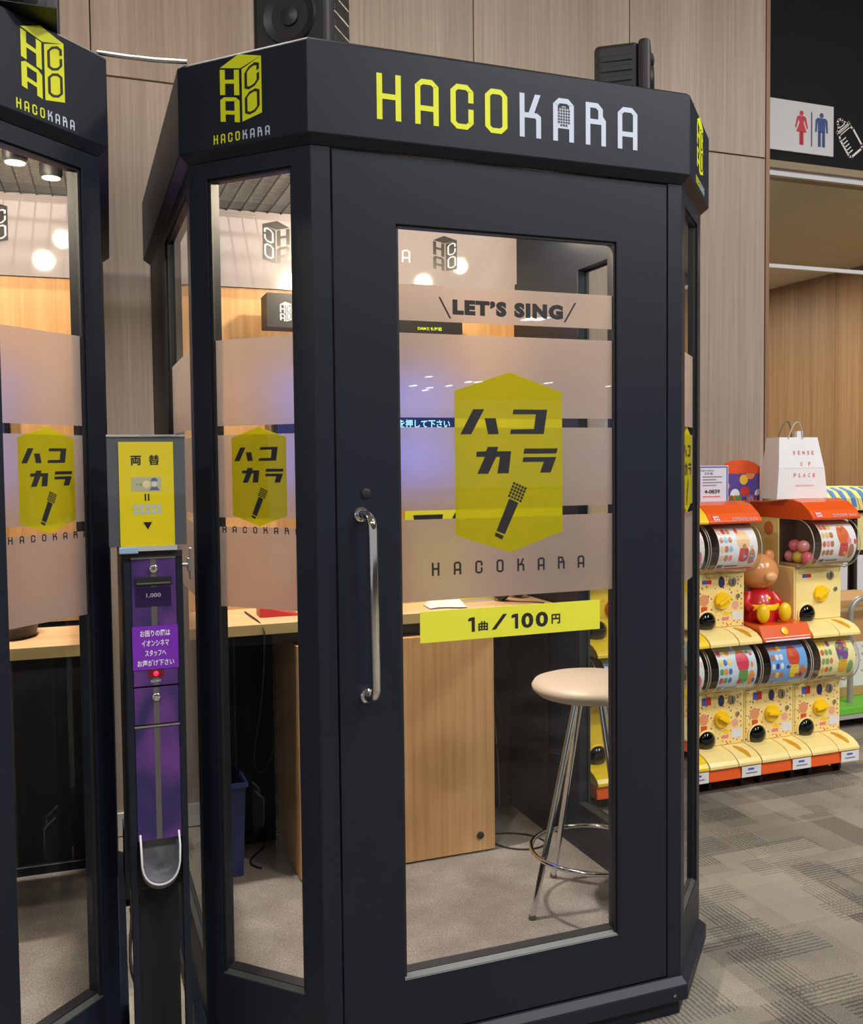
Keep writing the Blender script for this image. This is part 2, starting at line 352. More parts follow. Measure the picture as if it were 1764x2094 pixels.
def rect(x0, x1, y0, y1): return [(x0, y0), (x1, y0), (x1, y1), (x0, y1)]
def glyph(ch, tx=0.23, ty=0.12, cx=0.27, cy=0.14):
    def ring(skip_right=False):
        o = [(cx, 0), (1-cx, 0), (1, cy), (1, 1-cy), (1-cx, 1), (cx, 1), (0, 1-cy), (0, cy)]
        ix = max(cx, tx)+0.06
        i = [(ix, ty), (1-ix, ty), (1-tx, cy+0.03), (1-tx, 1-cy-0.03), (1-ix, 1-ty), (ix, 1-ty), (tx, 1-cy-0.03), (tx, cy+0.03)]
        q = []
        for k in range(8):
            if skip_right and k == 2: q += [rect(1-tx, 1, cy, 0.46), rect(1-tx, 1, 0.60, 1-cy), [(1, cy), (1-tx, cy), (1-tx, cy+0.03)], [(1, 1-cy), (1-tx, 1-cy-0.03), (1-tx, 1-cy)]]; continue
            j = (k+1) % 8; q.append([o[k], o[j], i[j], i[k]])
        return q
    if ch == 'H': return [rect(0, tx, 0, 1), rect(1-tx, 1, 0, 1), rect(tx, 1-tx, 0.45, 0.45+ty)]
    if ch == 'O': return ring()
    if ch == 'C': return ring(True)
    if ch == 'A':
        ix = max(cx, tx)+0.06
        return [rect(0, tx, 0, 1-cy), rect(1-tx, 1, 0, 1-cy), rect(tx, 1-tx, 0.30, 0.30+ty),
                [(0, 1-cy), (tx, 1-cy-0.03), (ix, 1-ty), (cx, 1)], [(cx, 1), (ix, 1-ty), (1-ix, 1-ty), (1-cx, 1)], [(1-cx, 1), (1-ix, 1-ty), (1-tx, 1-cy-0.03), (1, 1-cy)]]
    if ch == 'K':
        return [rect(0, tx, 0, 1), rect(tx, 0.72, 0.45, 0.45+ty), [(0.42, 0.45+ty), (0.68, 0.45+ty), (0.98, 1), (0.72, 1)],
                [(0.72, 0.45), (1-tx, 0.42), (1, 0.42), (1, 0.50), (0.82, 0.45+ty), (0.72, 0.45+ty)], rect(1-tx, 1, 0, 0.42)]
    if ch == 'R':
        return [rect(0, tx, 0, 1), [(tx, 1-ty), (.50, 1-ty), (.60, 1), (tx, 1)], [(.50, 1-ty), (.85-tx, .83), (.85, .87), (.60, 1)], [(.85-tx, .62), (.85, .62), (.85, .87), (.85-tx, .83)],
                rect(tx, .85, .62-ty, .62), [(.85, .70), (.85, .62-ty), (1, .62-ty), (1, .60)], rect(1-tx, 1, 0, .62-ty)]
def bilin(q):  # q = bl, br, tr, tl
    def f(x, y):
        a = [q[0][k]*(1-x)+q[1][k]*x for k in (0, 1)]; b = [q[3][k]*(1-x)+q[2][k]*x for k in (0, 1)]
        return (a[0]*(1-y)+b[0]*y, a[1]*(1-y)+b[1]*y)
    return f
def word(mb, s, fn, u0, v0, wd, ht, pitch, d=0.0, **k):
    for i, ch in enumerate(s):
        for poly in glyph(ch, **k):
            mb.ngon([fn(u0+i*pitch+x*wd, v0+y*ht, d) for x, y in poly])
    return mb
def cube_logo(fn, u0, v0, wd, ht, face, ink, parent, name='cube_logo', d=0.0, mirror=False):
    # three-sided box emblem: solid lid and one side, letters on both sides
    L, B, Rr, F, Fb, Rb, Lb = (0, .86), (.46, 1.0), (1, .905), (.5, .79), (.5, 0), (1, .09), (0, .075)
    m = MB(); mi = MB()
    put = lambda p, dd=0.0: fn(u0+p[0]*wd, v0+p[1]*ht, d+dd)
    m.ngon([put(p) for p in (L, F, Rr, B)])
    m.ngon([put(p) for p in ((.53, .775), Rr, Rb, (.53, .012))])
    lq = lambda a, b: ((0+.0, L[1]-.025-(L[1]-Lb[1])*b), (.47, F[1]-.015-(F[1]-Fb[1])*b), (.47, F[1]-.015-(F[1]-Fb[1])*a), (0, L[1]-.025-(L[1]-Lb[1])*a))
    for ch, a, b in (('H', 0.0, .47), ('A', .51, .97)):
        f = bilin(lq(a, b))
        for poly in glyph(ch, 0.27, 0.16, 0.2, 0.12): m.ngon([put(f(x, y)) for x, y in poly])
    for ch, a, b in (('C', .05, .47), ('O', .52, .94)):
        h1, h0 = .775-.763*a, .775-.763*b
        k1, k0 = .905-.815*a, .905-.815*b
        q = ((.60, h0+.015), (.95, k0+.005), (.95, k1-.0), (.60, h1+.015))
        f = bilin(q)
        for poly in glyph(ch, 0.17, 0.10, 0.3, 0.16): mi.ngon([put(f(x, y), -0.0006) for x, y in poly])
    o = m.build(name, face, parent, recalc=False); p = mi.build('emblem_letters', ink, parent, recalc=False)
    return o, p
HEX_ART = dict(
    ha1=[(-.667, .897), (-.47, .899), (-.708, .482), (-.901, .482)], ha2=[(-.461, .749), (-.258, .75), (-.206, .487), (-.398, .482)],
    ko=[(.073, .9), (.712, .9), (.643, .487), (.007, .487), (.024, .562), (.458, .57), (.496, .823), (.059, .82)],
    ka=[(-.611, .19), (-.441, .196), (-.407, .27), (-.216, .27), (-.237, .195), (.023, .195), (-.026, -.177), (-.232, -.177), (-.184, .102), (-.256, .102), (-.404, -.18), (-.601, -.18), (-.46, .104), (-.619, .104)],
    ra1=[(.277, .238), (.909, .238), (.887, .153), (.255, .153)], ra2=[(.254, .09), (.881, .09), (.772, -.174), (.572, -.174), (.645, .012), (.236, .012)],
    mic=[(-.016, -.605), (.152, -.687), (-.104, -1.21), (-.258, -1.146)], mbase=[(-.274, -1.173), (-.125, -1.238), (-.157, -1.3), (-.293, -1.231)])
def hexagon(fn, cu, cv, hw, hh, sh, parent, d, scale_v=1.0):
    poly = [(0, hh), (hw, sh), (hw, -sh), (0, -hh), (-hw, -sh), (-hw, sh)]
    o = MB().prism(poly, lambda u, v, dd: fn(cu+u, cv+v, d+dd), 0, 0.0004).build('hexagon_sticker', HEXY, parent)
    m = MB(); kv = hw*scale_v
    for p in HEX_ART.values(): m.ngon([fn(cu+x*hw, cv+y*kv, d-0.0006) for x, y in p])
    a = math.radians(-24); c0 = (.135, -.502); R = .172
    for i in range(-3, 4):
        for j in range(-3, 4):
            x, y = i*.057, j*.057
            if math.hypot(x, y) > R*0.98: continue
            h = .021
            m.ngon([fn(cu+(c0[0]+(x+p)*math.cos(a)-(y+q)*math.sin(a))*hw, cv+(c0[1]+(x+p)*math.sin(a)+(y+q)*math.cos(a))*kv, d-0.0006) for p, q in ((-h, -h), (h, -h), (h, h), (-h, h))])
    m.build('sticker_lettering', INK, parent, recalc=False)
    return o

# ================================================================== SETTING
WY = 1.70; WX1 = 2.567; JZ = 2.7264; PW = 0.7305; P0 = -0.3682
# floor: base slab with carpet tiles laid on it
floor = struct(MB().box(-9, 26, -42, 9, -0.10, -0.004).build('floor', CARPET))
tile_me = None
TS = 0.5
for ix in range(-1, 9):
    for iy in range(-2, 9):
        x0, y0 = 0.95+ix*TS, -0.75+iy*TS
        if x0+TS < 1.0 and iy > -1 and not (x0 < 0.5): continue
        if tile_me is None:
            t = MB().box(-TS/2+.0002, TS/2-.0002, -TS/2+.0002, TS/2-.0002, -0.0038, 0).build('carpet_tile', CARPET, floor); tile_me = t.data
        else:
            t = bpy.data.objects.new('carpet_tile', tile_me); COL.objects.link(t); t.parent = floor
        t.location = (x0+TS/2, y0+TS/2, 0)
for iy in range(0, 5):   # strip between the two booths
    t = bpy.data.objects.new('carpet_tile', tile_me); COL.objects.link(t); t.parent = floor; t.location = (-0.30, -1.0+iy*TS+0.25, 0)
# back wall: laminate panels with open joints on a dark carcass
wall = struct(MB().box(-4.0, WX1-0.004, WY+0.012, WY+0.20, 0, 4.4).build('wall_back', mat('wall_carcass', rgb(84, 60, 46), 0.8)))
G = 0.0022
for k in range(-5, 4):
    xa, xb = P0+k*PW, P0+(k+1)*PW
    if k == 3: xb = WX1-0.022
    for z0, z1 in ((0.0, JZ), (JZ, 4.4)):
        MB().box(xa+G, xb-G, WY, WY+0.0125, z0+(0 if z0 == 0 else G*1.6), z1-G*1.6).build('wall_panel', WALLWOOD, wall)
MB().box(WX1-0.021, WX1, WY-0.004, WY+0.20, 0, 4.4).build('edge_trim', wood('trim_wood', rgb(132, 98, 76), rgb(150, 114, 90), rgb(164, 128, 104)), wall)
struct(MB().box(-4.0, WX1-0.022, WY-0.012, WY, 0, 0.083).build('baseboard_back', mat('baseboard_white', rgb(206, 206, 202), 0.5)))
# ceiling of the hall with its light fittings
struct(MB().box(-9, 26, -42, WY+0.2, CEIL_Z, CEIL_Z+0.1).build('ceiling', CEILM))
fit_m = mat('lamp_housing', rgb(210, 210, 205), 0.5)
fit_e = mat('lamp_diffuser', (1.0, 0.94, 0.86, 1), 0.5, emit=2.0)
for i, (x, y) in enumerate(LIGHT_SPOTS):
    e = thing('ceiling_light', 'square white ceiling light fitting above the hall', 'ceiling light', (x, y, CEIL_Z-0.05), 0, 'square ceiling lights of the hall')
    MB().frame(lambda u, v, d: (u, v, d), (-.33, .33, -.33, .33), (-.30, .30, -.30, .30), -0.012, 0.05).build('lamp_frame', fit_m, e)
    MB().box(-.30, .30, -.30, .30, 0.02, 0.045).build('diffuser', fit_e, e)
gd = thing('downlight', 'unseen round downlight added in the hall ceiling to brighten the gap between the booths', 'downlight', (-0.30, 0.74, CEIL_Z-0.028))  # unseen fitting made to go with the added gap spot
MB().tube([(.07*math.cos(2*math.pi*i/28), .07*math.sin(2*math.pi*i/28), .016) for i in range(28)], .012, 8, closed=True).build('downlight_rim', fit_m, gd, smooth=60)
FAR = [(12.3, -34.03), (13.57, -36.12), (11.49, -29.98), (13.3, -34.82), (13.7, -33.7), (13.76, -31.78), (14.13, -31.69), (17.0, -31.48), (20.29, -32.45), (8.74, -16.52), (8.99, -16.45)]
far_m = mat('downlight_lens', (1.0, 0.98, 0.96, 1), 0.5, emit=120.0); far_me = None
for i, (x, y) in enumerate(FAR):
    k_ = thing('hall_downlight', 'small square downlight far down the hall, mirrored in the door glass', 'downlight', (x, y, CEIL_Z-0.02), 0, 'far hall downlights')
    MB().frame(lambda u, v, dd: (u, v, dd), (-.115, .115, -.28, .28), (-.10, .10, -.26, .26), -.004, .02).build('downlight_rim', fit_m, k_)
    MB().box(-.10, .10, -.26, .26, .0, .012).build('downlight_lens', far_m, k_)
# corridor beside the wall: bulkhead, smoke curtain, ceiling, laminate side wall
BY = 1.90; CZc = 2.78; XR = 5.10
bulk = struct(MB().box(WX1-0.3, 6.2, BY, BY+0.18, 2.80, 4.4).build('wall_bulkhead', mat('bulkhead_black', rgb(13, 13, 16), 0.7, spec=.25)))
struct(MB().box(WX1-0.3, 6.2, BY-0.002, BY+0.18, 2.765, 2.80).build('trim_1', mat('bulkhead_edge', rgb(150, 132, 108), 0.6)))
struct(MB().box(WX1-0.6, 6.2, BY+0.18, 9, CZc, CZc+0.1).build('ceiling_corridor', mat('corridor_ceiling', rgb(222, 212, 192), 0.8)))
cw = struct(MB().box(XR+0.013, XR+0.2, 1.2, 9, 0, CZc).build('wall_corridor', mat('corridor_carcass', rgb(70, 44, 26), 0.8)))
for k in range(0, 9):
    MB().box(XR, XR+0.0135, 1.25+k*0.9+G, 1.25+(k+1)*0.9-G, 0.002, CZc-0.002).build('wall_panel', CORRWOOD, cw)
struct(MB().box(WX1-0.6, XR, 7.5, 7.7, 0, CZc).build('wall_corridor_end', CORRWOOD))
sc = thing('smoke_curtain', 'clear glass smoke curtain with white rails hanging under the black bulkhead', 'smoke curtain', (3.6, BY+0.03, 2.29))
RAIL = mat('white_rail', rgb(214, 214, 218), 0.35)
MB().box(-1.3, 2.6, -.012, .012, .445, .475).build('top_rail', RAIL, sc)
MB().box(-1.3, 2.6, -.008, .008, -.002, .016).build('bottom_rail', RAIL, sc)
MB().box(-1.3, 2.6, -.003, .003, .016, .445).build('glass_pane', glass_mat('smoke_glass', (0.9, 0.9, 0.87, 1), 1.2), sc)
# restroom sign board on the bulkhead
sg = thing('restroom_sign', 'white sign board with red woman and blue man pictograms', 'sign', (2.95, BY-0.004, 2.848))
def SGF(u, v, d=0.0): return (u-2.95, d, v-2.848)
MB().mbox(SGF, 2.60, 3.12, 2.848, 3.092, -0.006, 0.004).build('board', mat('sign_board_white', rgb(206, 206, 210), 0.5), sg)
def disc(cu, cv, r, n=16): return [(cu+r*math.cos(2*math.pi*i/n), cv+r*math.sin(2*math.pi*i/n)) for i in range(n)]
def decal(polys, fn, d, name, material, parent):
    m = MB()
    for p in polys: m.ngon([fn(u, v, d) for u, v in p])
    return m.build(name, material, parent, recalc=False)
def person(cx, z0, woman):
    h = 0.165; P = [disc(cx, z0+h*0.93, h*0.075)]
    if woman:
        P += [[(cx-.020, z0+.140), (cx+.020, z0+.140), (cx+.013, z0+.105), (cx+.032, z0+.062), (cx-.032, z0+.062), (cx-.013, z0+.105)],
              [(cx-.021, z0+.139), (cx-.028, z0+.132), (cx-.040, z0+.082), (cx-.033, z0+.080), (cx-.016, z0+.125)], [(cx+.021, z0+.139), (cx+.016, z0+.125), (cx+.033, z0+.080), (cx+.040, z0+.082), (cx+.028, z0+.132)],
              rect(cx-.013, cx-.002, z0, z0+.063), rect(cx+.002, cx+.013, z0, z0+.063), rect(cx-.004, cx+.004, z0, z0+.063)]
    else:
        P += [[(cx-.024, z0+.140), (cx+.024, z0+.140), (cx+.022, z0+.07), (cx-.022, z0+.07)], rect(cx-.022, cx-.004, z0, z0+.072), rect(cx+.004, cx+.022, z0, z0+.072),
              [(cx-.025, z0+.140), (cx-.037, z0+.130), (cx-.040, z0+.07), (cx-.030, z0+.07), (cx-.024, z0+.125)], [(cx+.025, z0+.140), (cx+.024, z0+.125), (cx+.030, z0+.07), (cx+.040, z0+.07), (cx+.037, z0+.130)]]
    return P
decal(person(2.92, 2.885, True), SGF, -.0068, 'woman_pictogram', mat('sign_red', rgb(190, 32, 52), 0.5), sg)
decal([rect(2.979, 2.986, 2.884, 3.05)], SGF, -.0068, 'divider_line', mat('sign_purple', rgb(62, 44, 96), 0.5), sg)
decal(person(3.044, 2.887, False), SGF, -.0068, 'man_pictogram', mat('sign_blue', rgb(36, 66, 128), 0.5), sg)
# baby bottle outline painted on the bulkhead
bt = MB(); BW = 0.0055
def stroke(pts, closed=False, wd=BW):
    n = len(pts)
    for i in range(n if closed else n-1):
        a, b = Vector(pts[i]), Vector(pts[(i+1) % n]); t = (b-a).normalized(); q = Vector((-t.y, t.x))*wd; a = a-t*wd*0.8; b = b+t*wd*0.8
        bt.mbox(lambda u, v, d: (u, BY+d, v), 0, 0, 0, 0, 0, 0) if False else bt.add([(p.x, BY-0.0015, p.y) for p in (a-q, b-q, b+q, a+q)], [(0, 1, 2, 3)])
ang = math.radians(-52); bo = Vector((3.165, 3.03))
def BT(x, y): return (bo.x+x*math.cos(ang)-y*math.sin(ang), bo.y+x*math.sin(ang)+y*math.cos(ang))
stroke([BT(.015, .018), BT(.0, .018), BT(-.008, .0), BT(.0, -.018), BT(.015, -.018), BT(.03, -.032), BT(.03, .032)], True)
stroke([BT(.036, .046), BT(.05, .046), BT(.05, -.046), BT(.036, -.046)], True)
stroke([BT(.055, .042), BT(.075, .052), BT(.17, .052), BT(.182, .04), BT(.182, -.04), BT(.17, -.052), BT(.075, -.052), BT(.055, -.042)], True)
for k in range(5): stroke([BT(.085+k*.018, -.05), BT(.085+k*.018, -.015)], False, .003)
o = bt.build('bottle_symbol', mat('sign_white_paint', rgb(225, 225, 222), 0.5), recalc=False); tag(o, 'white outlined baby bottle symbol on the black bulkhead', 'symbol')
# lit exit sign hanging in the corridor
ex = thing('exit_sign', 'lit white exit sign with green arrow behind the smoke curtain', 'exit sign', (2.76, 2.12, 2.575))
MB().box(-.20, .118, 0, .03, 0, .165).build('sign_box', mat('exit_lit_white', rgb(196, 218, 255), 0.4, emit=1.0), ex)
decal([[(.0, .045), (.052, .088), (.0, .131)], rect(-.19, .0, .07, .106)], lambda u, v, d: (u, d, v), -0.001, 'arrow', mat('exit_green', rgb(70, 150, 90), 0.4, emit=0.5), ex)
MB().tube([(-.05, .015, .165), (-.05, .015, .205)], .006).build('hanger', RAIL, ex)
dl = thing('downlight', 'small warm recessed downlight in the corridor ceiling', 'downlight', (2.84, 2.35, CZc-0.01))
MB().lathe([(.05, 0), (.05, .009), (.04, .009), (.04, 0)], n=20).build('downlight_rim', RAIL, dl)
MB().lathe([(.039, .004), (.039, .008)], n=20).build('lamp_lens', mat('downlight_warm', rgb(255, 190, 110), 0.4, emit=3.0), dl)
l = area_light('corridor_lamp_light', (3.9, 3.2, CZc-0.03), 0.5, 48, (1.0, 0.89, 0.74)); 
l = area_light('corridor_lamp_light', (3.9, 5.4, CZc-0.03), 0.5, 34, (1.0, 0.89, 0.74))

# ================================================================== BOOTH
W, c, d, o_, D = 0.8864, 0.2147, 0.2207, 0.020, 1.308
L = math.hypot(c, d)
TH = 0.042
def offs(o):
    y = -o; x = W+(o*L+y*c)/d
    x2 = W+c+o; y2 = ((x2-W)*d-o*L)/c
    return [(W-x, y), (x, y), (x2, y2), (x2, D+o), (W-x2, D+o), (W-x2, y2)]
def ring(mb, prof):
    n = len(prof); pts = []
    for (o, z) in prof: pts += [(x, y, z) for x, y in offs(o)]
    fs = []
    for i in range(n):
        j = (i+1) % n
        for k in range(6):
            m = (k+1) % 6; fs.append((i*6+k, i*6+m, j*6+m, j*6+k))
    return mb.add(pts, fs)
def FF(u, v, dd=0.0): return (u, dd, v)                                   # front face
def FL(u, v, dd=0.0): return (-c+c/L*u+d/L*dd, d-d/L*u+c/L*dd, v)          # left chamfer
def FR(u, v, dd=0.0): return (W+c/L*u-d/L*dd, d/L*u+c/L*dd, v)             # right chamfer
def SL(u, v, dd=0.0): return (-c+dd, u, v)                                 # left side
def SR(u, v, dd=0.0): return (W+c-dd, u, v)                                # right side
BASE = Vector((W/2, 0.65, 0))
def booth_part(mb, name, m, parent, **k):
    mb.v = [(p[0]-BASE.x, p[1]-BASE.y, p[2]) for p in mb.v] if parent is None or True else mb.v
    return mb.build(name, m, parent, **k)
class BM_(MB):
    def build(s, name, m, parent=None, **k):
        s.v = [(p[0]-BASE.x, p[1]-BASE.y, p[2]) for p in s.v]
        return MB.build(s, name, m, parent, **k)
B0 = lambda fn: (lambda u, v, dd=0.0: tuple(Vector(fn(u, v, dd))-BASE))     # local version for text helpers

booth = thing('karaoke_booth', 'black karaoke booth with glazed door, lettered fascia and price sticker, standing at centre', 'karaoke booth', BASE, 0, 'karaoke booths')
Z0, Z1, ZT, ZB = 1.9925, 2.011, 2.2, 0.098
hd = ring(BM_(), [(0.0, Z0), (o_, Z1), (o_, ZT-0.008), (o_-0.010, ZT), (-0.034, ZT), (-0.034, 2.03), (-0.034, Z0)]).build('header', BLACK, booth, bevel=0.0015, seg=1)
HF = B0(lambda u, v, dd=0.0: (u, -o_+dd, v))
def lett(ch, u, v, wd, ht, m, fn, parent, dd=-0.0007, **k):
    mb = MB()
    for poly in glyph(ch, **k): mb.ngon([fn(u+x*wd, v+y*ht, dd) for x, y in poly])
    return mb.build('letter', m, parent, recalc=False)
for ch, u, col in zip('HACOKARA', (.1345, .2175, .2965, .3755, .4570, .5380, .6190, .7010), (YELH,)*4+(WHITE_L,)*4):
    lett(ch, u, 2.0515, .0525 if col is YELH else .0515, .093, col, HF, hd)
# microphone grid inside the first pale A
gm = MB(); gi = MB()
gm.ngon([HF(.5645+math.cos(a)*.0165, 2.105+math.sin(a)*.023, -.0008) for a in [2*math.pi*i/20 for i in range(20)]])
for i in range(-2, 3):
    for j in range(-3, 4):
        if (i/2.6)**2+(j/3.4)**2 < 1: gi.ngon([HF(.5645+i*.0062+p*.0022, 2.105+j*.0062+q*.0022, -.0012) for p, q in ((-1, -1), (1, -1), (1, 1), (-1, 1))])
gm.build('microphone_disc', WHITE_L, hd, recalc=False); gi.build('microphone_grid', INK, hd, recalc=False)
for fn, u0, tu in ((FL, .103, .084), (FR, .098, .084)):
    f = B0(lambda u, v, dd=0.0, fn=fn: fn(u, v, -o_+dd))
    cube_logo(f, u0, 2.053, .104, .139, YELH, INK, hd, d=-.0007)
    a = MB(); b = MB()
    word(a, 'HACO', f, tu, 2.0185, .0115, .019, .0185, -.0007, tx=.28, ty=.16)
    word(b, 'KARA', f, tu+4*.0185, 2.0185, .0115, .019, .0185, -.0007, tx=.28, ty=.16)
    a.build('small_lettering', YELH, hd, recalc=False); b.build('small_lettering', WHITE_L, hd, recalc=False)

# plinth
pl_ = ring(BM_(), [(-0.04, ZB), (0.0, ZB), (0.018, 0.082), (0.018, 0.045), (-0.004, 0.045), (-0.004, 0.0), (-0.04, 0.0)]).build('plinth', BLACK, booth, bevel=0.002, seg=1)
for fn, u, v in ((FF, W-.03, .062), (FF, .03, .062)):
    sm = BM_(); sm.lathe([(.004, 0), (.004, .002), (.002, .003)], lambda x, y, h, fn=fn, u=u, v=v: fn(u+x, v+y, -.018-h), 10); sm.build('screw', STEEL, pl_)
# booth floor
x_ = BM_(); P = offs(-0.03)
x_.add([(x, y, 0.03) for x, y in P]+[(x, y, 0.07) for x, y in P], [tuple(range(5, -1, -1)), tuple(range(6, 12))]+[(i, (i+1) % 6, 6+(i+1) % 6, 6+i) for i in range(6)])
x_.build('booth_carpet', SHAG, booth)
# jambs
S1, S2 = 0.0412, 0.8476
BM_().mbox(FF, 0.0, S1-.001, ZB, Z0, 0, TH).build('door_jamb', BLACK, booth, bevel=0.001, seg=1)
BM_().mbox(FF, S2+.001, W, ZB, Z0, 0, TH).build('door_jamb', BLACK, booth, bevel=0.001, seg=1)
# door leaf
DX0, DX1, DZ0, DZ1 = .180, .7103, .232, 1.848
door = BM_().frame(FF, (S1+.0025, S2-.0015, ZB+.004, Z0-.003), (DX0, DX1, DZ0, DZ1), 0.001, TH).build('door', BLACK, booth, bevel=0.0012, seg=1)
def bead(fn, q, parent, up_grey=True):
    u0, u1, v0, v1 = q; t = .006
    b = BM_(); b.mbox(fn, u0, u0+t, v0, v1, .006, .012); b.mbox(fn, u1-t, u1, v0, v1, .006, .012); b.mbox(fn, u0, u1, v1-t, v1, .006, .012)
    b.build('glazing_bead', BLACK_P, parent)
    g = BM_(); g.prism([(.0, -.002), (.012, .008), (.012, -.002)], lambda a, bb, t_: fn(t_, v0+bb, a), u0, u1); g.build('bottom_bead', GREY_LIT, parent)  # bottom bead greyer than the others: light from above put into its colour
    gi_ = BM_(); gi_.mbox(fn, u0, u1, v0-.001, v0+.006, .018, TH+.004); gi_.build('inner_bead', BLACK_P, parent)
bead(FF, (DX0, DX1, DZ0, DZ1), door)
def pane(fn, q, parent):
    u0, u1, v0, v1 = q
    return BM_().mbox(fn, u0+.001, u1-.001, v0+.001, v1-.001, .0125, .0175).build('glass_pane', GLASS, parent)
def film(fn, u0, u1, v0, v1, parent): return BM_().mbox(fn, u0, u1, v0, v1, .0113, .0119).build('frosted_film', FROST, parent)
pane(FF, (DX0, DX1, DZ0, DZ1), door)
for v0, v1 in ((1.651, 1.728), (1.446, 1.625), (1.248, 1.4255), (1.051, 1.2275)): film(FF, DX0+.003, DX1-.006, v0, v1, door)
LF = B0(FF)
hexagon(LF, .4428, 1.3473, .1309, .1995, .1568, door, .0106)
for i, ch in enumerate('HACOKARA'): lett(ch, .2555+i*.0510, 1.1045, .0175, .0285, INK, LF, door, .0110, tx=.25, ty=.15)
ls = text('door_lettering', "LET\u2019S SING", INK, door, LF, .3095, .5775, 1.6675, 1.7005, bold=.072, spacing=1.2, d=.0110)
for q in ([(.277, 1.7035), (.2815, 1.7035), (.3065, 1.659), (.302, 1.659)], [(.607, 1.707), (.6115, 1.707), (.5835, 1.662), (.579, 1.662)]): decal([q], LF, .0110, 'slash_mark', INK, door)
ps = BM_().mbox(FF, .2265, .6695, .9600, 1.0280, .0098, .0112).build('price_sticker', YEL, door)
for s, u0, u1, v0, v1, bo_ in (('1', .3390, .3545, .9765, 1.0085, .015), ('曲', .3630, .3860, .9770, .9985, .028), ('/', .3950, .4330, .9775, 1.0110, .0), ('1', .4440, .4600, .9760, 1.0095, .015), ('0', .4680, .4980, .9755, 1.0100, .035), ('0', .5040, .5350, .9755, 1.0100, .035), ('円', .5440, .5660, .9800, 1.0025, .03)):
    if s == '1':
        wd_, ht_ = u1-u0, v1-v0
        decal([rect(u1-wd_*.48, u1, v0, v1), [(u1-wd_*.48, v1-ht_*.22), (u1-wd_*.48, v1), (u0+wd_*.1, v1-ht_*.06), (u0, v1-ht_*.10), (u0, v1-ht_*.28)]], LF, .0094, 'price_lettering', INK, door)
        continue
    text('price_lettering', s, INK, door, LF, u0, u1, v0, v1, bold=bo_, d=.0094)
# door pull and lock
hp = []
zb_, zt_ = .860, 1.243; hx = .1075
hp.append((hx-.012, .001, zt_)); hp.append((hx-.009, -.022, zt_))
for k in range(7):
    a = math.pi/2*k/6; hp.append((hx-.008+.008*math.sin(a)*.6, -.022-.028*math.sin(a), zt_-.028*(1-math.cos(a))))
for k in range(7):
    a = math.pi/2*(1-k/6); hp.append((hx-.003+.003*math.sin(a), -.022-.028*math.sin(a), zb_+.028*(1-math.cos(a))))
hp.append((hx-.004, -.022, zb_)); hp.append((hx-.004, .001, zb_))
b = BM_().tube(hp, .0095, 14); lab(b.build('door_handle', CHROME, door, smooth=60), 'chrome pull handle')
b = BM_()
for zz, xx in ((zt_, hx-.012), (zb_, hx-.004)): b.lathe([(.0155, 0), (.0155, .003), (.012, .006)], lambda x, y, h, zz=zz, xx=xx: (xx+x, .001-h, zz+y), 18)
b.build('handle_rose', CHROME, door, smooth=40)
BM_().lathe([(.010, 0), (.010, .003), (.008, .004)], lambda x, y, h: (.1065+x, .001-h, 1.287+y), 18).build('lock_cap', BLACK_P, door, smooth=40)

# chamfer windows and side panels
CHQ = (.0475, .2600, .2243, 1.957)
def glazed(fn, outer, q, parent, name, sticker=True, mirror=False):
    fr = BM_().frame(fn, outer, q, 0, TH).build(name, BLACK, parent, bevel=0.001, seg=1)
    bead(fn, q, fr); pane(fn, q, fr)
    lf = B0(fn)
    for v0, v1 in ((1.433, 1.617), (1.2355, 1.4135), (1.0415, 1.2155)): film(fn, q[0]+.002, q[1]-.002, v0, v1, fr)
    if sticker:
        uc = (q[0]+q[1])/2+(0.006)
        hexagon(lf, uc, 1.3235, .0695, .1058, .0830, fr, .0106)
        word(MB(), 'HACOKARA', lf, uc-.098, 1.2025, .0105, .0140, .0268, .0110, tx=.25, ty=.17).build('window_lettering', INK, fr, recalc=False)
    return fr
glazed(FL, (0.0, L, ZB, Z0), CHQ, booth, 'window_panel')
glazed(FR, (0.0, L, ZB, Z0), (L-CHQ[1], L-CHQ[0], .2243, 1.957), booth, 'window_panel')
glazed(SL, (d, D, ZB, Z0), (d+.055, .80, .2243, 1.957), booth, 'side_panel', sticker=False)
glazed(SR, (d, D, ZB, Z0), (d+.055, .80, .2243, 1.957), booth, 'side_panel', sticker=False)
# back wall and interior lining
BM_().box(-c, W+c, D-.028, D, ZB, Z0+.1).build('back_wall', BLACK_IN, booth)
IX0, IX1, IY = -c+TH, W+c-TH+.03, D-.030
BM_().box(IX0, W+c-.002, IY-.008, IY, .865, 1.935).build('back_board', BACKWOOD, booth)
sbp = BM_().box(IX0, W+c-.022, IY-.016, IY-.006, 1.930, 2.180).build('sign_board', WHITEPANEL, booth)
BM_().box(IX0, W+c-.01, IY-.022, IY, 2.180, 2.205).build('top_rail', BLACK_P, booth)
PF = B0(lambda u, v, dd=0.0: (u, IY-.0165+dd, v))
MINK = mat('panel_black_print', rgb(44, 38, 36), 0.3)
def panel_emblem(fn, u0, v0, wd, ht, flip):
    h = MB(); hw_ = MB()
    f = (lambda u, v, dd=0.0: fn(2*u0+wd-u, v, dd)) if flip else fn
    cube_logo(f, u0, v0, wd, ht, MINK, PANEL_INK, sbp, name='box_emblem', d=-.0006)
panel_emblem(PF, .141, 2.015, .090, .139, True)
panel_emblem(PF, .742, 2.024, .090, .124, False)
word(MB(), 'HACOKARA', PF, .275, 2.047, .031, .043, .050, -.0006, tx=.2, ty=.12).build('panel_lettering', PANEL_INK, sbp, recalc=False)
text('panel_lettering', 'STADIUM', PANEL_INK, sbp, PF, .560, .667, 1.963, 1.974, bold=.01, d=-.0006)
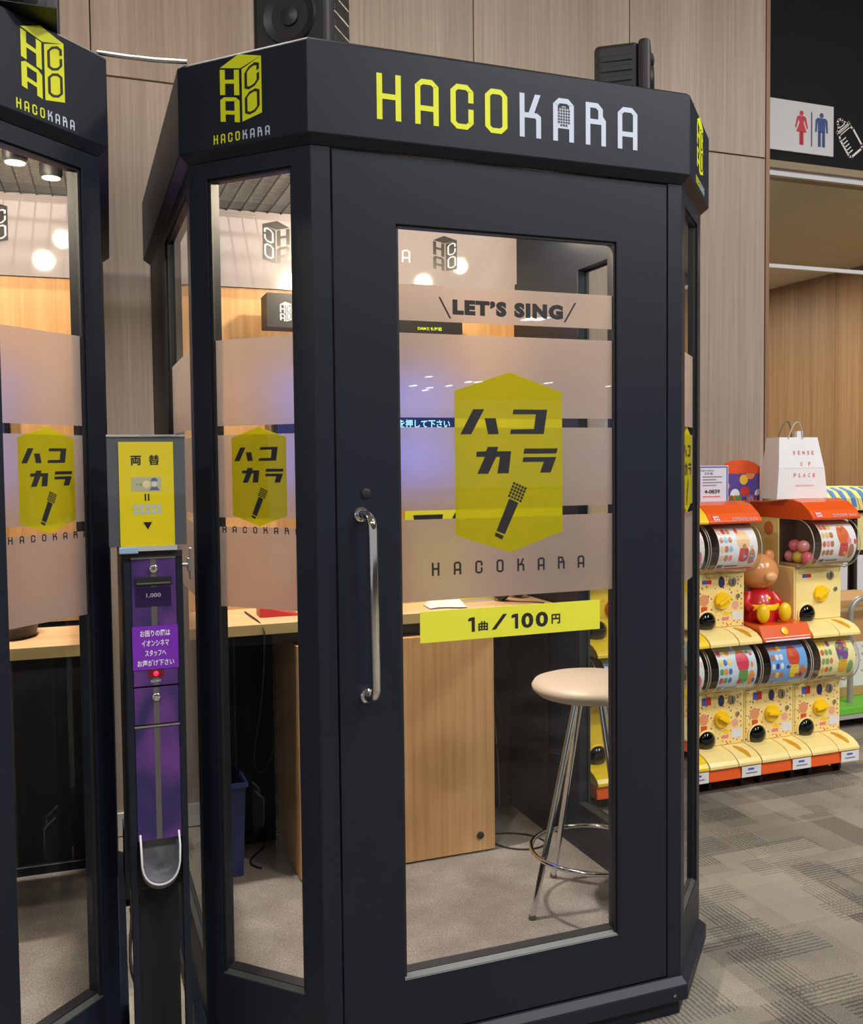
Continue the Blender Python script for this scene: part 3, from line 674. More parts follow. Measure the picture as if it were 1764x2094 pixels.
for sx in (-c+TH-.004, W+c-TH-.004+.006):
    BM_().box(sx, sx+.004, .84, IY, .10, Z0).build('side_lining', BLACK_IN, booth)
# roof: border rails, cross bars and wire mesh
bars = BM_()
for k in range(28):
    x = IX0+.02+k*.0445
    if x < W+c-.03: bars.box(x-.0018, x+.0018, .03 if 0.02 < x < W-.02 else .2, IY, 2.176, 2.1796)
bars.build('roof_bars', BLACK_P, booth)
wires = BM_()
for k in range(80):
    y = .05+k*.0155
    if y < IY: wires.box((IX0 if y > .23 else .02), (W+c-.03 if y > .23 else W-.02), y-.0012, y+.0012, 2.180, 2.1824)
wo = wires.build('roof_wire_mesh', mat('roof_wire', rgb(70, 62, 52), 0.6), booth); wo['kind'] = 'stuff'
# small lamps under the roof
LAMP_POS = [(.30, 1.11, 2.105), (.973, .95, 2.145), (.90, .73, 2.115), (.42, .42, 2.14)]
LAMPE = mat('booth_lamp_lens', rgb(255, 214, 160), 0.4, emit=6.0)
for p in LAMP_POS:
    lm = BM_().lathe([(.026, .0), (.030, .008), (.030, .040), (.012, .046)], lambda x, y, h, p=p: (p[0]+x, p[1]+y, p[2]+h), 18).build('lamp', BLACK_P, booth, smooth=40)
    BM_().lathe([(.024, -.002), (.024, .001)], lambda x, y, h, p=p: (p[0]+x, p[1]+y, p[2]+h), 18).build('lamp_lens', LAMPE, lm)
MW1 = Matrix.Translation(BASE)
S_, THL = 1.4987, 0.0354
M2 = Matrix.Translation((W+c-S_, d, 0)) @ Matrix.Rotation(-THL, 4, 'Z') @ Matrix.Translation((-(W+c), -d, 0))
booth2 = copy_tree(booth); booth2.matrix_world = M2 @ Matrix.Translation(BASE)
booth2['label'] = 'second black karaoke booth cut off by the picture edge, beside the bill changer'
def point_light(name, loc, energy, radius=.03, color=(1.0, .81, .60)):
    l = bpy.data.lights.new(name, 'POINT'); l.energy = energy; l.color = color; l.shadow_soft_size = radius
    ob = bpy.data.objects.new(name, l); COL.objects.link(ob); ob.location = loc; return ob
for MM in (Matrix.Identity(4), M2):
    for p, e in zip(LAMP_POS, (2.6, 1.2, 6.0, 34.0)):
        point_light('booth_lamp_light', MM @ Vector((p[0], p[1], p[2]-.03)), e)

# ================================================================== THINGS IN AND ON THE BOOTHS
def place(root, MM): root.matrix_world = MM @ Matrix.LocRotScale(root.location, root.rotation_euler, root.scale); return root
# counter desk along the back of the booth
FZ = 0.07
def make_desk(label):
    r = thing('counter_desk', label, 'desk', (.45, 1.09, FZ), 0, 'counter desks in the booths')
    x0, x1 = -c+TH+.004-.45, W+c-TH-.008-.45
    MB().box(x0, x1, .930-1.09, 1.266-1.09, .770, .798).build('desk_top', DESKTOP, r, bevel=.001, seg=1)
    MB().box(x0, x1, .927-1.09, .930-1.09, .768, .799).build('edge_band', DESKEDGE, r)
    MB().box(x0, x1, .945-1.09, .965-1.09, .735, .770).build('apron', BLACK_MATT, r)
    for xx in (x0, x1-.02): MB().box(xx, xx+.02, 1.0-1.09, 1.262-1.09, 0, .770).build('support', BLACK_MATT, r)
    return r
desk = make_desk('light wooden counter desk along the back of the centre booth')
desk2 = copy_tree(desk); desk2.location.y -= .118; place(desk2, M2 @ Matrix.Translation((0, 0, 0))); desk2['label'] = 'light wooden counter desk in the booth at the picture edge'
cb = thing('cabinet', 'wooden cabinet under the counter with a round black lock', 'cabinet', (.475, .91, FZ))
MB().box(.155-.475, .805-.475, .018, .34, .004, .725).build('body', DESKWOOD, cb)
MB().box(.155-.475, .805-.475, 0, .018, .006, .727).build('front_panel', DESKWOOD, cb, bevel=.0008, seg=1)
MB().box(.165-.475, .795-.475, .03, .33, 0, .006).build('foot_strip', BLACK_MATT, cb)
MB().lathe([(.012, 0), (.012, .004), (.009, .006), (.003, .006), (.003, .003)], lambda x, y, h: (.752-.475+x, -h, .058+y), 18).build('lock', BLACK_P, cb, smooth=40)
# television
TVB = mat('tv_bezel', rgb(16, 16, 18), 0.3)
def make_tv(label):
    t = thing('television', label, 'television', (.49, 1.215, 1.26), 0, 'televisions in the booths')
    MB().box(-.335, .335, 0, .035, 0, .40).build('bezel', TVB, t, bevel=.003)
    MB().box(-.318, .318, -.0015, .001, .018, .382).build('screen', mat('tv_screen_blue', rgb(84, 114, 255), 0.2, emit=2.1), t)
    f = lambda u, v, dd=0.0: (u, -.0022+dd, v)
    MB().box(-.318, .318, -.0019, -.001, .185, .264).build('caption_bar', mat('tv_navy', rgb(20, 26, 92), 0.3, emit=0.35), t)
    text('screen_text', 'を押して下さい', mat('tv_text', rgb(120, 200, 255), 0.4, emit=1.6), t, f, .098, .290, .209, .238, bold=.02, d=-.0004)
    MB().box(-.10, .10, .035, .055, .12, .28).build('wall_bracket', BLACK_MATT, t)
    return t
tv = make_tv('wall television with blue screen behind the frosted film of the centre booth')
tv2 = copy_tree(tv); place(tv2, M2); tv2['label'] = 'wall television with blue screen in the booth at the picture edge'
# karaoke unit above it
ku = thing('karaoke_unit', 'black karaoke unit box with white emblem fixed above the television', 'karaoke machine', (.4365, 1.05, 1.775))
MB().box(.11-.4365, .763-.4365, .006, .10, 0, .105).build('housing', BLACK_P, ku, bevel=.002)
MB().box(-.12, .12, .10, .216, .03, .075).build('wall_bracket', BLACK_MATT, ku)
MB().box(.11-.4365, .763-.4365, 0, .006, .0, .105).build('front_panel', mat('unit_front', rgb(36, 32, 32), 0.35), ku)
kf = lambda u, v, dd=0.0: (u-.4365, dd, v-1.775)
cube_logo(kf, .150, 1.792, .036, .062, PANEL_INK, MINK, ku, name='unit_emblem', d=-.0006)
text('unit_lettering', 'DAMとも対応', mat('green_print', rgb(190, 214, 30), 0.4, emit=0.5), ku, kf, .605, .690, 1.783, 1.795, bold=.02, d=-.0006)
# bar stool
st = thing('bar_stool', 'bar stool with round cream seat and splayed chrome legs', 'stool', (.902, .455, FZ))
SEAT = mat('stool_seat_cream', rgb(200, 180, 160), 0.45, bump=.02, bscale=60)
MB().lathe([(.02, .608), (.115, .608), (.150, .616), (.166, .630), (.168, .640), (.160, .652), (.135, .660), (.02, .664)], n=40).build('seat', SEAT, st, smooth=60)
MB().lathe([(.07, .596), (.07, .609)], n=24).build('seat_plate', BLACK_P, st)
a0 = math.atan2(.438-.455, .704-.902)
for k in range(4):
    a = a0+k*math.pi/2; ca, sa = math.cos(a), math.sin(a)
    MB().tube([(ca*.050, sa*.050, .600), (ca*.199, sa*.199, .004)], [.0095, .0085], 12).build('leg', CHROME, st, smooth=60)
    MB().lathe([(.0095, 0), (.0105, .002), (.0095, .014)], lambda x, y, h, ca=ca, sa=sa: (ca*.199+x, sa*.199+y, h), 14).build('foot_cap', mat('foot_cap_grey', rgb(92, 88, 82), .5), st, smooth=40)
rr_ = [(math.cos(2*math.pi*i/40)*.172, math.sin(2*math.pi*i/40)*.172, .165) for i in range(40)]
MB().tube(rr_, .0065, 10, closed=True).build('foot_ring', CHROME, st, smooth=60)
# blue bin under the desk
bb_ = thing('storage_bin', 'dark blue bin standing under the counter of the centre booth', 'bin', (-.095, 1.11, FZ))
MB().add([(-.085, -.085, 0), (.095, -.085, 0), (.095, .085, 0), (-.085, .085, 0), (-.09, -.10, .295), (.105, -.10, .295), (.105, .10, .295), (-.09, .10, .295), (-.082, -.092, .295), (.097, -.092, .295), (.097, .092, .295), (-.082, .092, .295), (-.078, -.078, .02), (.088, -.078, .02), (.088, .078, .02), (-.078, .078, .02)],
    [(3, 2, 1, 0)]+[(i, (i+1) % 4, 4+(i+1) % 4, 4+i) for i in range(4)]+[(4+i, 4+(i+1) % 4, 8+(i+1) % 4, 8+i) for i in range(4)]+[(8+i, 8+(i+1) % 4, 12+(i+1) % 4, 12+i) for i in range(4)]+[(12, 13, 14, 15)]).build('bin_body', mat('bin_blue', rgb(40, 56, 112), 0.45), bb_, bevel=.003)
MB().frame(lambda u, v, dd: (u, v, .285+dd), (-.096, .111, -.106, .106), (-.086, .101, -.096, .096), 0, .014).build('bin_rim', mat('bin_rim_blue', rgb(54, 74, 140), 0.4), bb_)
# things on the counter
CTZ = FZ+.798
def bez(p0, p1, p2, p3, n=14):
    p0, p1, p2, p3 = map(Vector, (p0, p1, p2, p3))
    return [p0*(1-t)**3+p1*3*t*(1-t)**2+p2*3*t*t*(1-t)+p3*t**3 for t in [i/n for i in range(n+1)]]
tw = MB(); n_ = 12
pts = []
for i in range(n_+1):
    for j in range(n_+1):
        u, v = i/n_, j/n_; h = .004+.034*math.sin(math.pi*u)**.6*math.sin(math.pi*v)**.6+.006*math.sin(7*u+3*v)*math.sin(math.pi*u)*math.sin(math.pi*v)
        pts.append((.615+.125*u+.01*v, .985+.10*v+.015*math.sin(5*u), CTZ+h))
tw.add(pts+[(p[0], p[1], CTZ+.001) for p in pts], [(i*(n_+1)+j, (i+1)*(n_+1)+j, (i+1)*(n_+1)+j+1, i*(n_+1)+j+1) for i in range(n_) for j in range(n_)]+[((n_+1)**2+i*(n_+1)+j, (n_+1)**2+i*(n_+1)+j+1, (n_+1)**2+(i+1)*(n_+1)+j+1, (n_+1)**2+(i+1)*(n_+1)+j) for i in range(n_) for j in range(n_)])
tag(tw.build('folded_cloth', mat('cloth_white', rgb(232, 222, 210), 0.9, bump=.2, bscale=150), smooth=80), 'crumpled white cloth on the counter above the price sticker', 'cloth')
mg = thing('song_guide', 'yellow booklet with black print lying on the counter', 'booklet', (.80, 1.13, CTZ), .1)
MB().box(-.09, .09, -.05, .05, 0, .012).build('pages', mat('paper_white', rgb(226, 222, 212), 0.8), mg)
MB().box(-.091, .091, -.051, .051, .012, .014).build('cover', print_mat('guide_cover', rgb(226, 216, 40), [rgb(30, 30, 30), rgb(226, 216, 40), rgb(40, 40, 40)], 40, .35, 3), mg)
hp_ = thing('headphones', 'black headphones lying on the counter behind the door glass', 'headphones', (.95, 1.09, CTZ), .5)
for s in (-1, 1):
    MB().lathe([(.012, -.014), (.036, -.014), (.040, -.004), (.036, .010), (.02, .016)], lambda x, y, h, s=s: (s*(.052+h), y*.9, .0425+x), 22).build('ear_cup', BLACK_P, hp_, smooth=50)
MB().tube([(math.cos(a)*.068, .02+math.sin(a)*.05*1.0, .052+.010*math.sin(a)) for a in [math.pi*i/14 for i in range(15)]], .006, 8).build('headband', BLACK_P, hp_, smooth=60)
MB().tube(bez((-.05, 0, .004), (-.06, -.08, .004), (.0, -.1, .004), (-.02, -.155, .004)), .0022, 6).build('cord', BLACK_P, hp_)
rd = MB(); rd.prism([(.0, .0), (.125, .0), (.125, .004), (.02, .030), (.0, .028)], lambda u, v, dd: (.072+u, 1.055+dd, CTZ+v), 0, .07)
tag(rd.build('red_case', mat('red_plastic', rgb(196, 46, 58), 0.25), bevel=.002), 'red wedge shaped plastic case on the counter beside the left window', 'case')
yc = thing('counter_card', 'yellow card with black microphone print standing on the counter', 'card', (.70, 1.175, CTZ))
MB().box(-.105, .105, -.001, .001, 0, .315).build('card_sheet', YEL, yc)
f = lambda u, v, dd=0.0: (u, -.0016+dd, v)
decal([disc(-.02, .30, .055, 20)[10:]+[(-.02+.055, .30)], [(.06, .27), (.075, .27), (.10, .312), (.085, .312)]], f, 0, 'card_print', INK, yc)
MB().box(-.02, .02, 0.001, .05, 0, .002).build('card_foot', BLACK_P, yc)
rc = thing('red_card', 'small red card beside the yellow card on the counter', 'card', (.53, 1.175, CTZ))
MB().box(-.04, .032, -.001, .001, 0, .315).build('card_sheet', mat('card_red', rgb(206, 30, 40), 0.4), rc)
MB().box(-.02, .02, 0.001, .05, 0, .002).build('card_foot', BLACK_P, rc)
tr = thing('black_tray', 'black oval tray on the counter of the booth at the picture edge', 'tray', (-.64, 1.04, CTZ))
MB().lathe([(.02, 0), (.085, 0), (.095, .03), (.098, .034), (.092, .034), (.082, .006), (.02, .005)], lambda x, y, h: (x*.75, y*1.1, h), 26).build('tray_dish', BLACK_P, tr, smooth=50)
# cables
CABLE = mat('cable_black', rgb(26, 26, 28), 0.5)
def cable(path, label, r=.0026, m=None, name='cable'):
    return tag(MB().tube(path, r, 6).build(name, m or CABLE, smooth=60), label, 'cable')
cable(bez((.045, 1.18, CTZ+.003), (.05, 1.0, CTZ+.004), (.055, .93, CTZ+.006), (.058, .915, CTZ-.02), 10)+bez((.058, .915, CTZ-.02), (.055, .915, .6), (.02, 1.0, .45), (.045, 1.05, .40), 12)[1:]+bez((.045, 1.05, .40), (.07, 1.1, .34), (.10, 1.1, .36), (.115, 1.0, .55), 10)[1:], 'black cable hanging over the front edge of the counter by the narrow window')
cable(bez((.86, 1.18, .80), (.86, 1.12, .6), (.93, 1.06, .5), (.90, 1.10, .35), 12)+bez((.90, 1.10, .35), (.86, 1.12, .22), (.83, 1.02, .09), (.82, .96, FZ+.004), 12)[1:]+bez((.82, .96, FZ+.004), (.84, .86, FZ+.004), (.97, .83, FZ+.004), (.985, .91, FZ+.004), 12)[1:]+bez((.985, .91, FZ+.004), (.98, .98, FZ+.004), (.92, 1.02, FZ+.004), (.85, 1.03, FZ+.004), 8)[1:], 'black cable hanging beside the cabinet and looping on the booth carpet')
cable(bez((.90, 1.2, .80), (.88, 1.18, .6), (.92, 1.12, .5), (.93, 1.15, .12), 16), 'thin grey cable hanging straight down beside the cabinet', .002, mat('cable_grey', rgb(120, 112, 100), 0.5))
cable(bez((.10, 1.22, FZ+.004), (.06, 1.15, FZ+.004), (.0, 1.12, FZ+.004), (.06, 1.05, FZ+.004), 12), 'black cable lying on the carpet beside the blue bin', .003)
# speakers on the roofs
def make_speaker(label, loc, rot):
    s = thing('speaker', label, 'speaker', loc, rot, 'speakers on the booth roofs')
    MB().box(-.075, .075, -.035, .075, .0, .190).build('cabinet', BLACK_P, s, bevel=.014, seg=3)
    MB().box(-.083, .083, -.062, -.032, -.002, .194).build('front_frame', BLACK_P, s, bevel=.012, seg=3)
    fc = lambda z: (lambda x, y, h: (x, -.062-h, z+y))
    MB().lathe([(.056, 0), (.054, .006), (.046, .002), (.020, -.006), (.018, .004), (.004, .007)], fc(.085), 28).build('woofer', mat('cone_grey', rgb(38, 39, 42), 0.4), s, smooth=50)
    MB().lathe([(.022, 0), (.020, .004), (.010, .006), (.003, .007)], fc(.160), 18).build('tweeter', BLACK_MATT, s, smooth=50)
    for sx in (-1, 1):
        for k in range(4): MB().box(sx*.075-.0025, sx*.075+.0025, -.02, .06, .045+k*.030, .062+k*.030).build('side_rib', BLACK_P, s, bevel=.002)
    MB().box(-.03, .03, -.02, .05, -.018, 0).build('bracket_foot', BLACK_MATT, s)
    return s
sp1 = make_speaker('black speaker on the left front corner of the centre booth roof', (.040, .215, ZT+.020), -.66); sp1.scale = (1.1, 1.1, 1.1)
sp2 = copy_tree(sp1); sp2['label'] = 'black ribbed speaker on the right end of the centre booth roof'; sp2.location = (.872, .215, ZT+.020); sp2.rotation_euler = (0, 0, .95); sp2.scale = (1, 1, .82)
sp3 = copy_tree(sp1); sp3['label'] = 'black speaker on the roof of the booth at the picture edge'; sp3.location = (-.560, .27, ZT+.020); sp3.rotation_euler = (0, 0, .3); sp3.scale = (1, 1, 1)
# shelves that carry the speakers on the two roofs
for nm, xa, xb, lb in (('speaker_shelf', -.03, .10, 'thin steel plate under the left speaker on the centre booth roof'), ('speaker_shelf', .80, .95, 'thin steel plate under the ribbed speaker on the centre booth roof')):
    tag(MB().box(xa, xb, .04, .30, ZT+.0002, ZT+.002).build(nm, BLACK_P), lb, 'plate', 'speaker plates')
tag(MB().box(-.64, -.47, .03, .30, ZT+.0002, ZT+.002).build('speaker_shelf', BLACK_P), 'thin steel plate under the speaker on the edge booth roof', 'plate', 'speaker plates')
tag(MB().tube([(-.395, .224, ZT+.008), (-.34, .219, ZT+.005), (-.28, .213, ZT+.004), (-.215, .206, ZT+.006)], .0048, 10).build('conduit_tube', STEEL, smooth=60), 'thin silver conduit tube bridging the roofs of the two booths', 'conduit')
# white latch on the left side window
la = thing('window_latch', 'small white latch on the side window behind the bill changer', 'latch', (-.216, .31, 1.09))
LW = mat('latch_white', rgb(226, 224, 220), 0.4)
MB().box(-.006, 0, -.008, .008, 0, .072).build('latch_plate', LW, la, bevel=.002)
MB().tube([(-.006, 0, .034), (-.026, -.004, .034)], .0035, 8).build('latch_pin', LW, la)
MB().box(-.010, -.006, -.012, .012, .020, .048).build('latch_block', LW, la)

# ================================================================== BILL CHANGER
cm = thing('bill_changer', 'slim black bill changer with purple front between the booths', 'change machine', (-.315, .26, 0))
QX, QY = -.315, .26
def CF(u, v, dd=0.0): return (u-QX, .12+dd-QY, v)
X0, X1 = -.3735, -.2565
MB().mbox(CF, X0, X1, .455, 1.172, .0365, .30).build('housing', BLACK_P, cm, bevel=.003)
for xx in (X0, X1-.014): MB().mbox(CF, xx, xx+.014, .0, 1.172, 0, .02).build('front_post', BLACK, cm, bevel=.002)
MB().mbox(CF, X0, X1, 1.160, 1.176, -.002, .30).build('top_cap', BLACK_P, cm, bevel=.002)
MB().mbox(CF, X0+.014, X1-.014, .0, .455, .10, .28).build('stand_back', BLACK_MATT, cm)
MB().mbox(CF, X0, X1, .0, .012, .0, .30).build('stand_base', BLACK_P, cm)
PL, PR = -.3590, -.2705
band_m = mat('changer_grey_band', rgb(92, 88, 86), 0.4)
fp = []
for nm, v0, v1 in (('bill_panel', .895, 1.160), ('coin_panel', .815, .892), ('lower_panel', .572, .812)):
    p_ = MB().mbox(CF, PL, PR, v0, v1, .0, .010).build(nm, PURPLE, cm, bevel=.001, seg=1); fp.append(p_)
    MB().mbox(CF, -.321, -.3095, v0+.001, v1-.001, -.0006, 0).build('grey_band', band_m, p_)
MB().mbox(CF, PL, PR, 1.1585, 1.1625, -.002, .002).build('metal_strip', STEEL, cm)
MB().mbox(CF, PL-.001, PR+.001, .810, .814, -.003, .002).build('metal_strip', STEEL, cm)
for zz in (1.138, .872):
    MB().lathe([(.0085, 0), (.0085, .004), (.006, .006), (.002, .006)], lambda x, y, h, zz=zz: CF(-.3150+x, zz+y, -h), 18).build('key_lock', CHROME, cm, smooth=40)
MB().mbox(CF, -.352, -.279, 1.104, 1.121, -.004, .002).build('bill_slot', BLACK_MATT, cm, bevel=.001)
MB().mbox(CF, -.349, -.282, 1.107, 1.110, -.0055, -.004).build('slot_lip', STEEL, cm)
MB().mbox(CF, -.352, -.281, 1.060, 1.100, -.0008, 0).build('bill_window', mat('changer_dark_purple', rgb(40, 26, 66), 0.15), cm)
text('changer_lettering', '1,000', mat('print_grey_white', rgb(190, 184, 196), 0.4), cm, CF, -.330, -.3015, 1.078, 1.0875, bold=.005, d=-.0014)
nl = MB().mbox(CF, -.3600, -.2690, .930, 1.020, -.0022, -.0008).build('notice_label', mat('label_violet', rgb(120, 44, 180), 0.3), cm)
for i, s in enumerate(('お困りの際は', 'イオンシネマ', 'スタッフへ', 'お声がけ下さい')):
    hw2 = (.030, .027, .021, .0365)[i]; zc = 1.005-i*.0205
    text('notice_text', s, mat('label_white', rgb(236, 230, 242), 0.5), nl, CF, -.3145-hw2, -.3145+hw2, zc-.0068, zc+.0068, bold=.022, d=-.0028)
MB().mbox(CF, -.3305, -.2995, .912, .928, -.0008, 0).build('lamp_window', mat('window_darkred', rgb(110, 24, 24), 0.2), cm)
MB().lathe([(.0055, 0), (.005, .002), (.002, .004)], lambda x, y, h: CF(-.3145+x, .9205+y, -h), 14).build('ready_lamp', mat('red_led', rgb(255, 20, 50), 0.3, emit=4.0), cm)
text('maker_lettering', 'GLORY', mat('print_white', rgb(200, 200, 206), 0.5), cm, CF, -.3255, -.3045, .9030, .9075, bold=.02, d=-.0008)
# coin tray: a scoop with pale rim
sc_o = MB(); n_ = 14
def tray_pt(t, s, r):  # half-round scoop
    a = math.pi*t
    return CF(-.3155-math.cos(a)*.0395*r, .545-(.075*math.sin(a)**.8)*r*s, 0)
ROWS = ((.004, 1.0, -.014), (-.014, 1.02, -.012), (-.028, 1.0, 0.0), (-.030, .94, .003), (.026, .84, .006))
for k, (dep, sc0, h0) in enumerate(ROWS):
    for i in range(n_+1):
        a = math.pi*i/n_
        sc_o.v.append(CF(-.3155-math.cos(a)*.0395*sc0, .566-.080*(math.sin(a)**.55)*sc0+h0, dep))
for k in range(len(ROWS)-1):
    for i in range(n_): sc_o.f.append((k*(n_+1)+i, k*(n_+1)+i+1, (k+1)*(n_+1)+i+1, (k+1)*(n_+1)+i))
sc_o.f.append(tuple((len(ROWS)-1)*(n_+1)+i for i in range(n_+1)))
sc_o.build('coin_tray', mat('tray_grey', rgb(112, 113, 120), 0.35), cm, smooth=40, recalc=False)
rim = [CF(-.3155-math.cos(math.pi*i/n_)*.0385, .566-.078*(math.sin(math.pi*i/n_)**.55), -.029) for i in range(n_+1)]
MB().tube([CF(-.354, .588, -.006)]+rim+[CF(-.277, .588, -.006)], .0022, 6).build('tray_rim', mat('tray_rim_white', rgb(224, 224, 228), 0.3), cm, smooth=60)
MB().mbox(CF, PL-.002, PR+.002, .462, .575, .030, .036).build('tray_backing', BLACK_MATT, cm)
# acrylic sign holder on top of it
sh = thing('sign_holder', 'clear acrylic holder with a yellow money changing poster on the bill changer', 'sign holder', (-.323, .11, 1.176))
HX, HZ = -.323, 1.176
def HF2(u, v, dd=0.0): return (u-HX, dd, v-HZ)
MB().mbox(HF2, -.400, -.248, 1.186, 1.408, .004, .006).build('grey_backing', mat('backing_grey', rgb(92, 95, 104), 0.5), sh)
po = MB().mbox(HF2, -.378, -.271, 1.186, 1.398, .0025, .004).build('poster', mat('poster_yellow', rgb(250, 224, 10), 0.55), sh)
MB().mbox(HF2, -.401, -.247, 1.184, 1.412, .0005, .0020).build('front_sheet', GLASS_CLEAR, sh)
MB().mbox(HF2, -.401, -.247, 1.4085, 1.4125, .0005, .0065).build('top_edge', mat('acrylic_edge', rgb(215, 220, 222), 0.15), sh)
MB().mbox(HF2, -.372, -.268, 1.176, 1.186, -.004, .030).build('holder_foot', mat('acrylic_foot', rgb(178, 182, 178), 0.2), sh)
MB().mbox(HF2, -.382, -.345, 1.172, 1.186, -.014, .0).build('acrylic_block', mat('acrylic_blue', rgb(150, 176, 206), 0.1), sh, bevel=.002)
text('poster_text', '両', INK, po, HF2, -.355, -.3345, 1.3505, 1.370, bold=.03, d=.0022)
text('poster_text', '替', INK, po, HF2, -.3195, -.2985, 1.3505, 1.3715, bold=.02, d=.0022)
MB().mbox(HF2, -.3545, -.2955, 1.2975, 1.3270, .0021, .0025).build('bill_picture', mat('bill_cream', rgb(214, 204, 150), 0.6), po)
decal([rect(-.3525, -.2975, 1.2995, 1.325)], HF2, .0019, 'bill_print', mat('bill_green', rgb(186, 184, 150), 0.6), po)
decal([disc(-.325, 1.312, .0075, 18)], HF2, .0017, 'bill_watermark', mat('bill_pale', rgb(232, 216, 176), 0.6), po)
decal([[(-.3195, 1.2995), (-.2995, 1.2995), (-.3035, 1.306), (-.3155, 1.306)], disc(-.3097, 1.318, .0068, 14)[0:8]], HF2, .0017, 'bill_portrait', mat('bill_blue', rgb(86, 98, 150), 0.6), po)
decal([disc(-.3097, 1.312, .0052, 14)], HF2, .0016, 'bill_face', mat('bill_pale2', rgb(224, 220, 204), 0.6), po)
text('bill_text', '千 円', mat('bill_ink', rgb(90, 90, 96), 0.6), po, HF2, -.346, -.334, 1.3085, 1.3135, d=.0016)
decal([rect(-.329, -.3262, 1.278, 1.2925), rect(-.3228, -.320, 1.278, 1.2925)], HF2, .0022, 'equals_sign', INK, po)
COIN = mat('coin_print', rgb(206, 210, 214), 0.5)
decal([disc(-.3475+i*.0116, 1.266-j*.0108, .0051, 14) for i in range(5) for j in range(2)], HF2, .0022, 'coin_print', COIN, po)
decal([[(-.333, 1.2345), (-.3155, 1.2345), (-.3242, 1.2195)]], HF2, .0022, 'arrow', INK, po)
# clutter on the floor behind the bill changer
jb = thing('cable_box', 'dark grey cable box on the floor behind the bill changer', 'box', (-.334, 1.15, 0))
MB().box(-.014, .02, -.05, .05, .02, .24).build('box_body', mat('box_grey', rgb(70, 72, 76), 0.5), jb, bevel=.003)
MB().box(.004, .018, -.058, -.05, .05, .23).build('white_label', LW, jb)
MB().box(.006, .018, -.0595, -.058, .09, .108).build('yellow_tab', mat('tab_yellow', rgb(230, 190, 30), 0.5), jb)
MB().box(-.012, .015, -.045, .045, 0, .02).build('box_foot', BLACK_MATT, jb)
cable(bez((-.335, 1.08, .06), (-.33, .9, .02), (-.37, .8, .02), (-.345, .62, .004), 14), 'black cable on the floor behind the bill changer', .004)

# ================================================================== CAPSULE MACHINES
CREAM = mat('machine_cream', rgb(248, 226, 150), 0.28, coat=.3)
YELLOWM = mat('machine_yellow', rgb(244, 206, 40), 0.28, coat=.3)
KNOB = mat('knob_yellow', rgb(252, 206, 20), 0.3)
ORANGE = mat('machine_orange', rgb(232, 92, 26), 0.3, coat=.3)
DKYEL = mat('slot_amber', rgb(206, 150, 24), 0.5)
MGREY = mat('coin_metal', rgb(150, 142, 126), 0.35, metal=.6)
DRUMIN = mat('drum_inner_dark', rgb(74, 58, 50), 0.6)
TAN = mat('drum_floor_tan', rgb(190, 160, 118), 0.5)
PRICEW = mat('price_card_white', rgb(226, 226, 228), 0.5)
RED = mat('logo_red', rgb(214, 30, 36), 0.4)
PRW = mat('logo_white', rgb(246, 240, 236), 0.4)
PRB = mat('print_blue', rgb(70, 96, 190), 0.4)
DOT = [rgb(214, 70, 40), rgb(50, 90, 170), rgb(70, 150, 90), rgb(240, 200, 60), rgb(210, 60, 60)]
PANELC = print_mat('panel_print_cream', rgb(246, 218, 140), DOT, 62, .24, 5, .35)
PANELY = print_mat('panel_print_yellow', rgb(244, 206, 50), [rgb(244, 206, 50), rgb(230, 180, 30)], 20, .2, 2, .35)
CARD_G = [rgb(236, 236, 244), rgb(206, 224, 236), rgb(116, 172, 238), rgb(238, 234, 240), rgb(248, 234, 168), rgb(226, 232, 228)]
CARD_C = [[(236, 140, 150), (244, 206, 160), (214, 80, 80), (150, 196, 236), (196, 140, 100)],
          [(244, 214, 120), (222, 60, 90), (100, 160, 80), (70, 120, 200), (240, 150, 60)],
          [(54, 60, 140), (210, 76, 50), (240, 206, 60), (226, 232, 244), (206, 120, 60)],
          [(238, 150, 160), (222, 110, 60), (214, 80, 80), (236, 200, 120), (180, 130, 90)],
          [(226, 110, 60), (120, 84, 150), (240, 180, 40), (232, 120, 110), (130, 170, 110)],
          [(150, 206, 180), (236, 180, 190), (240, 230, 150), (150, 190, 230), (230, 110, 140)]]
CARDS = [mat('card_ground_%d' % i, g, .3) for i, g in enumerate(CARD_G)]
CARDP = [[mat('card_print_%d_%d' % (i, j), rgb(*q), .3) for j, q in enumerate(cs)] for i, cs in enumerate(CARD_C)]
CARD_TXT = mat('card_small_print', rgb(110, 106, 130), .4)
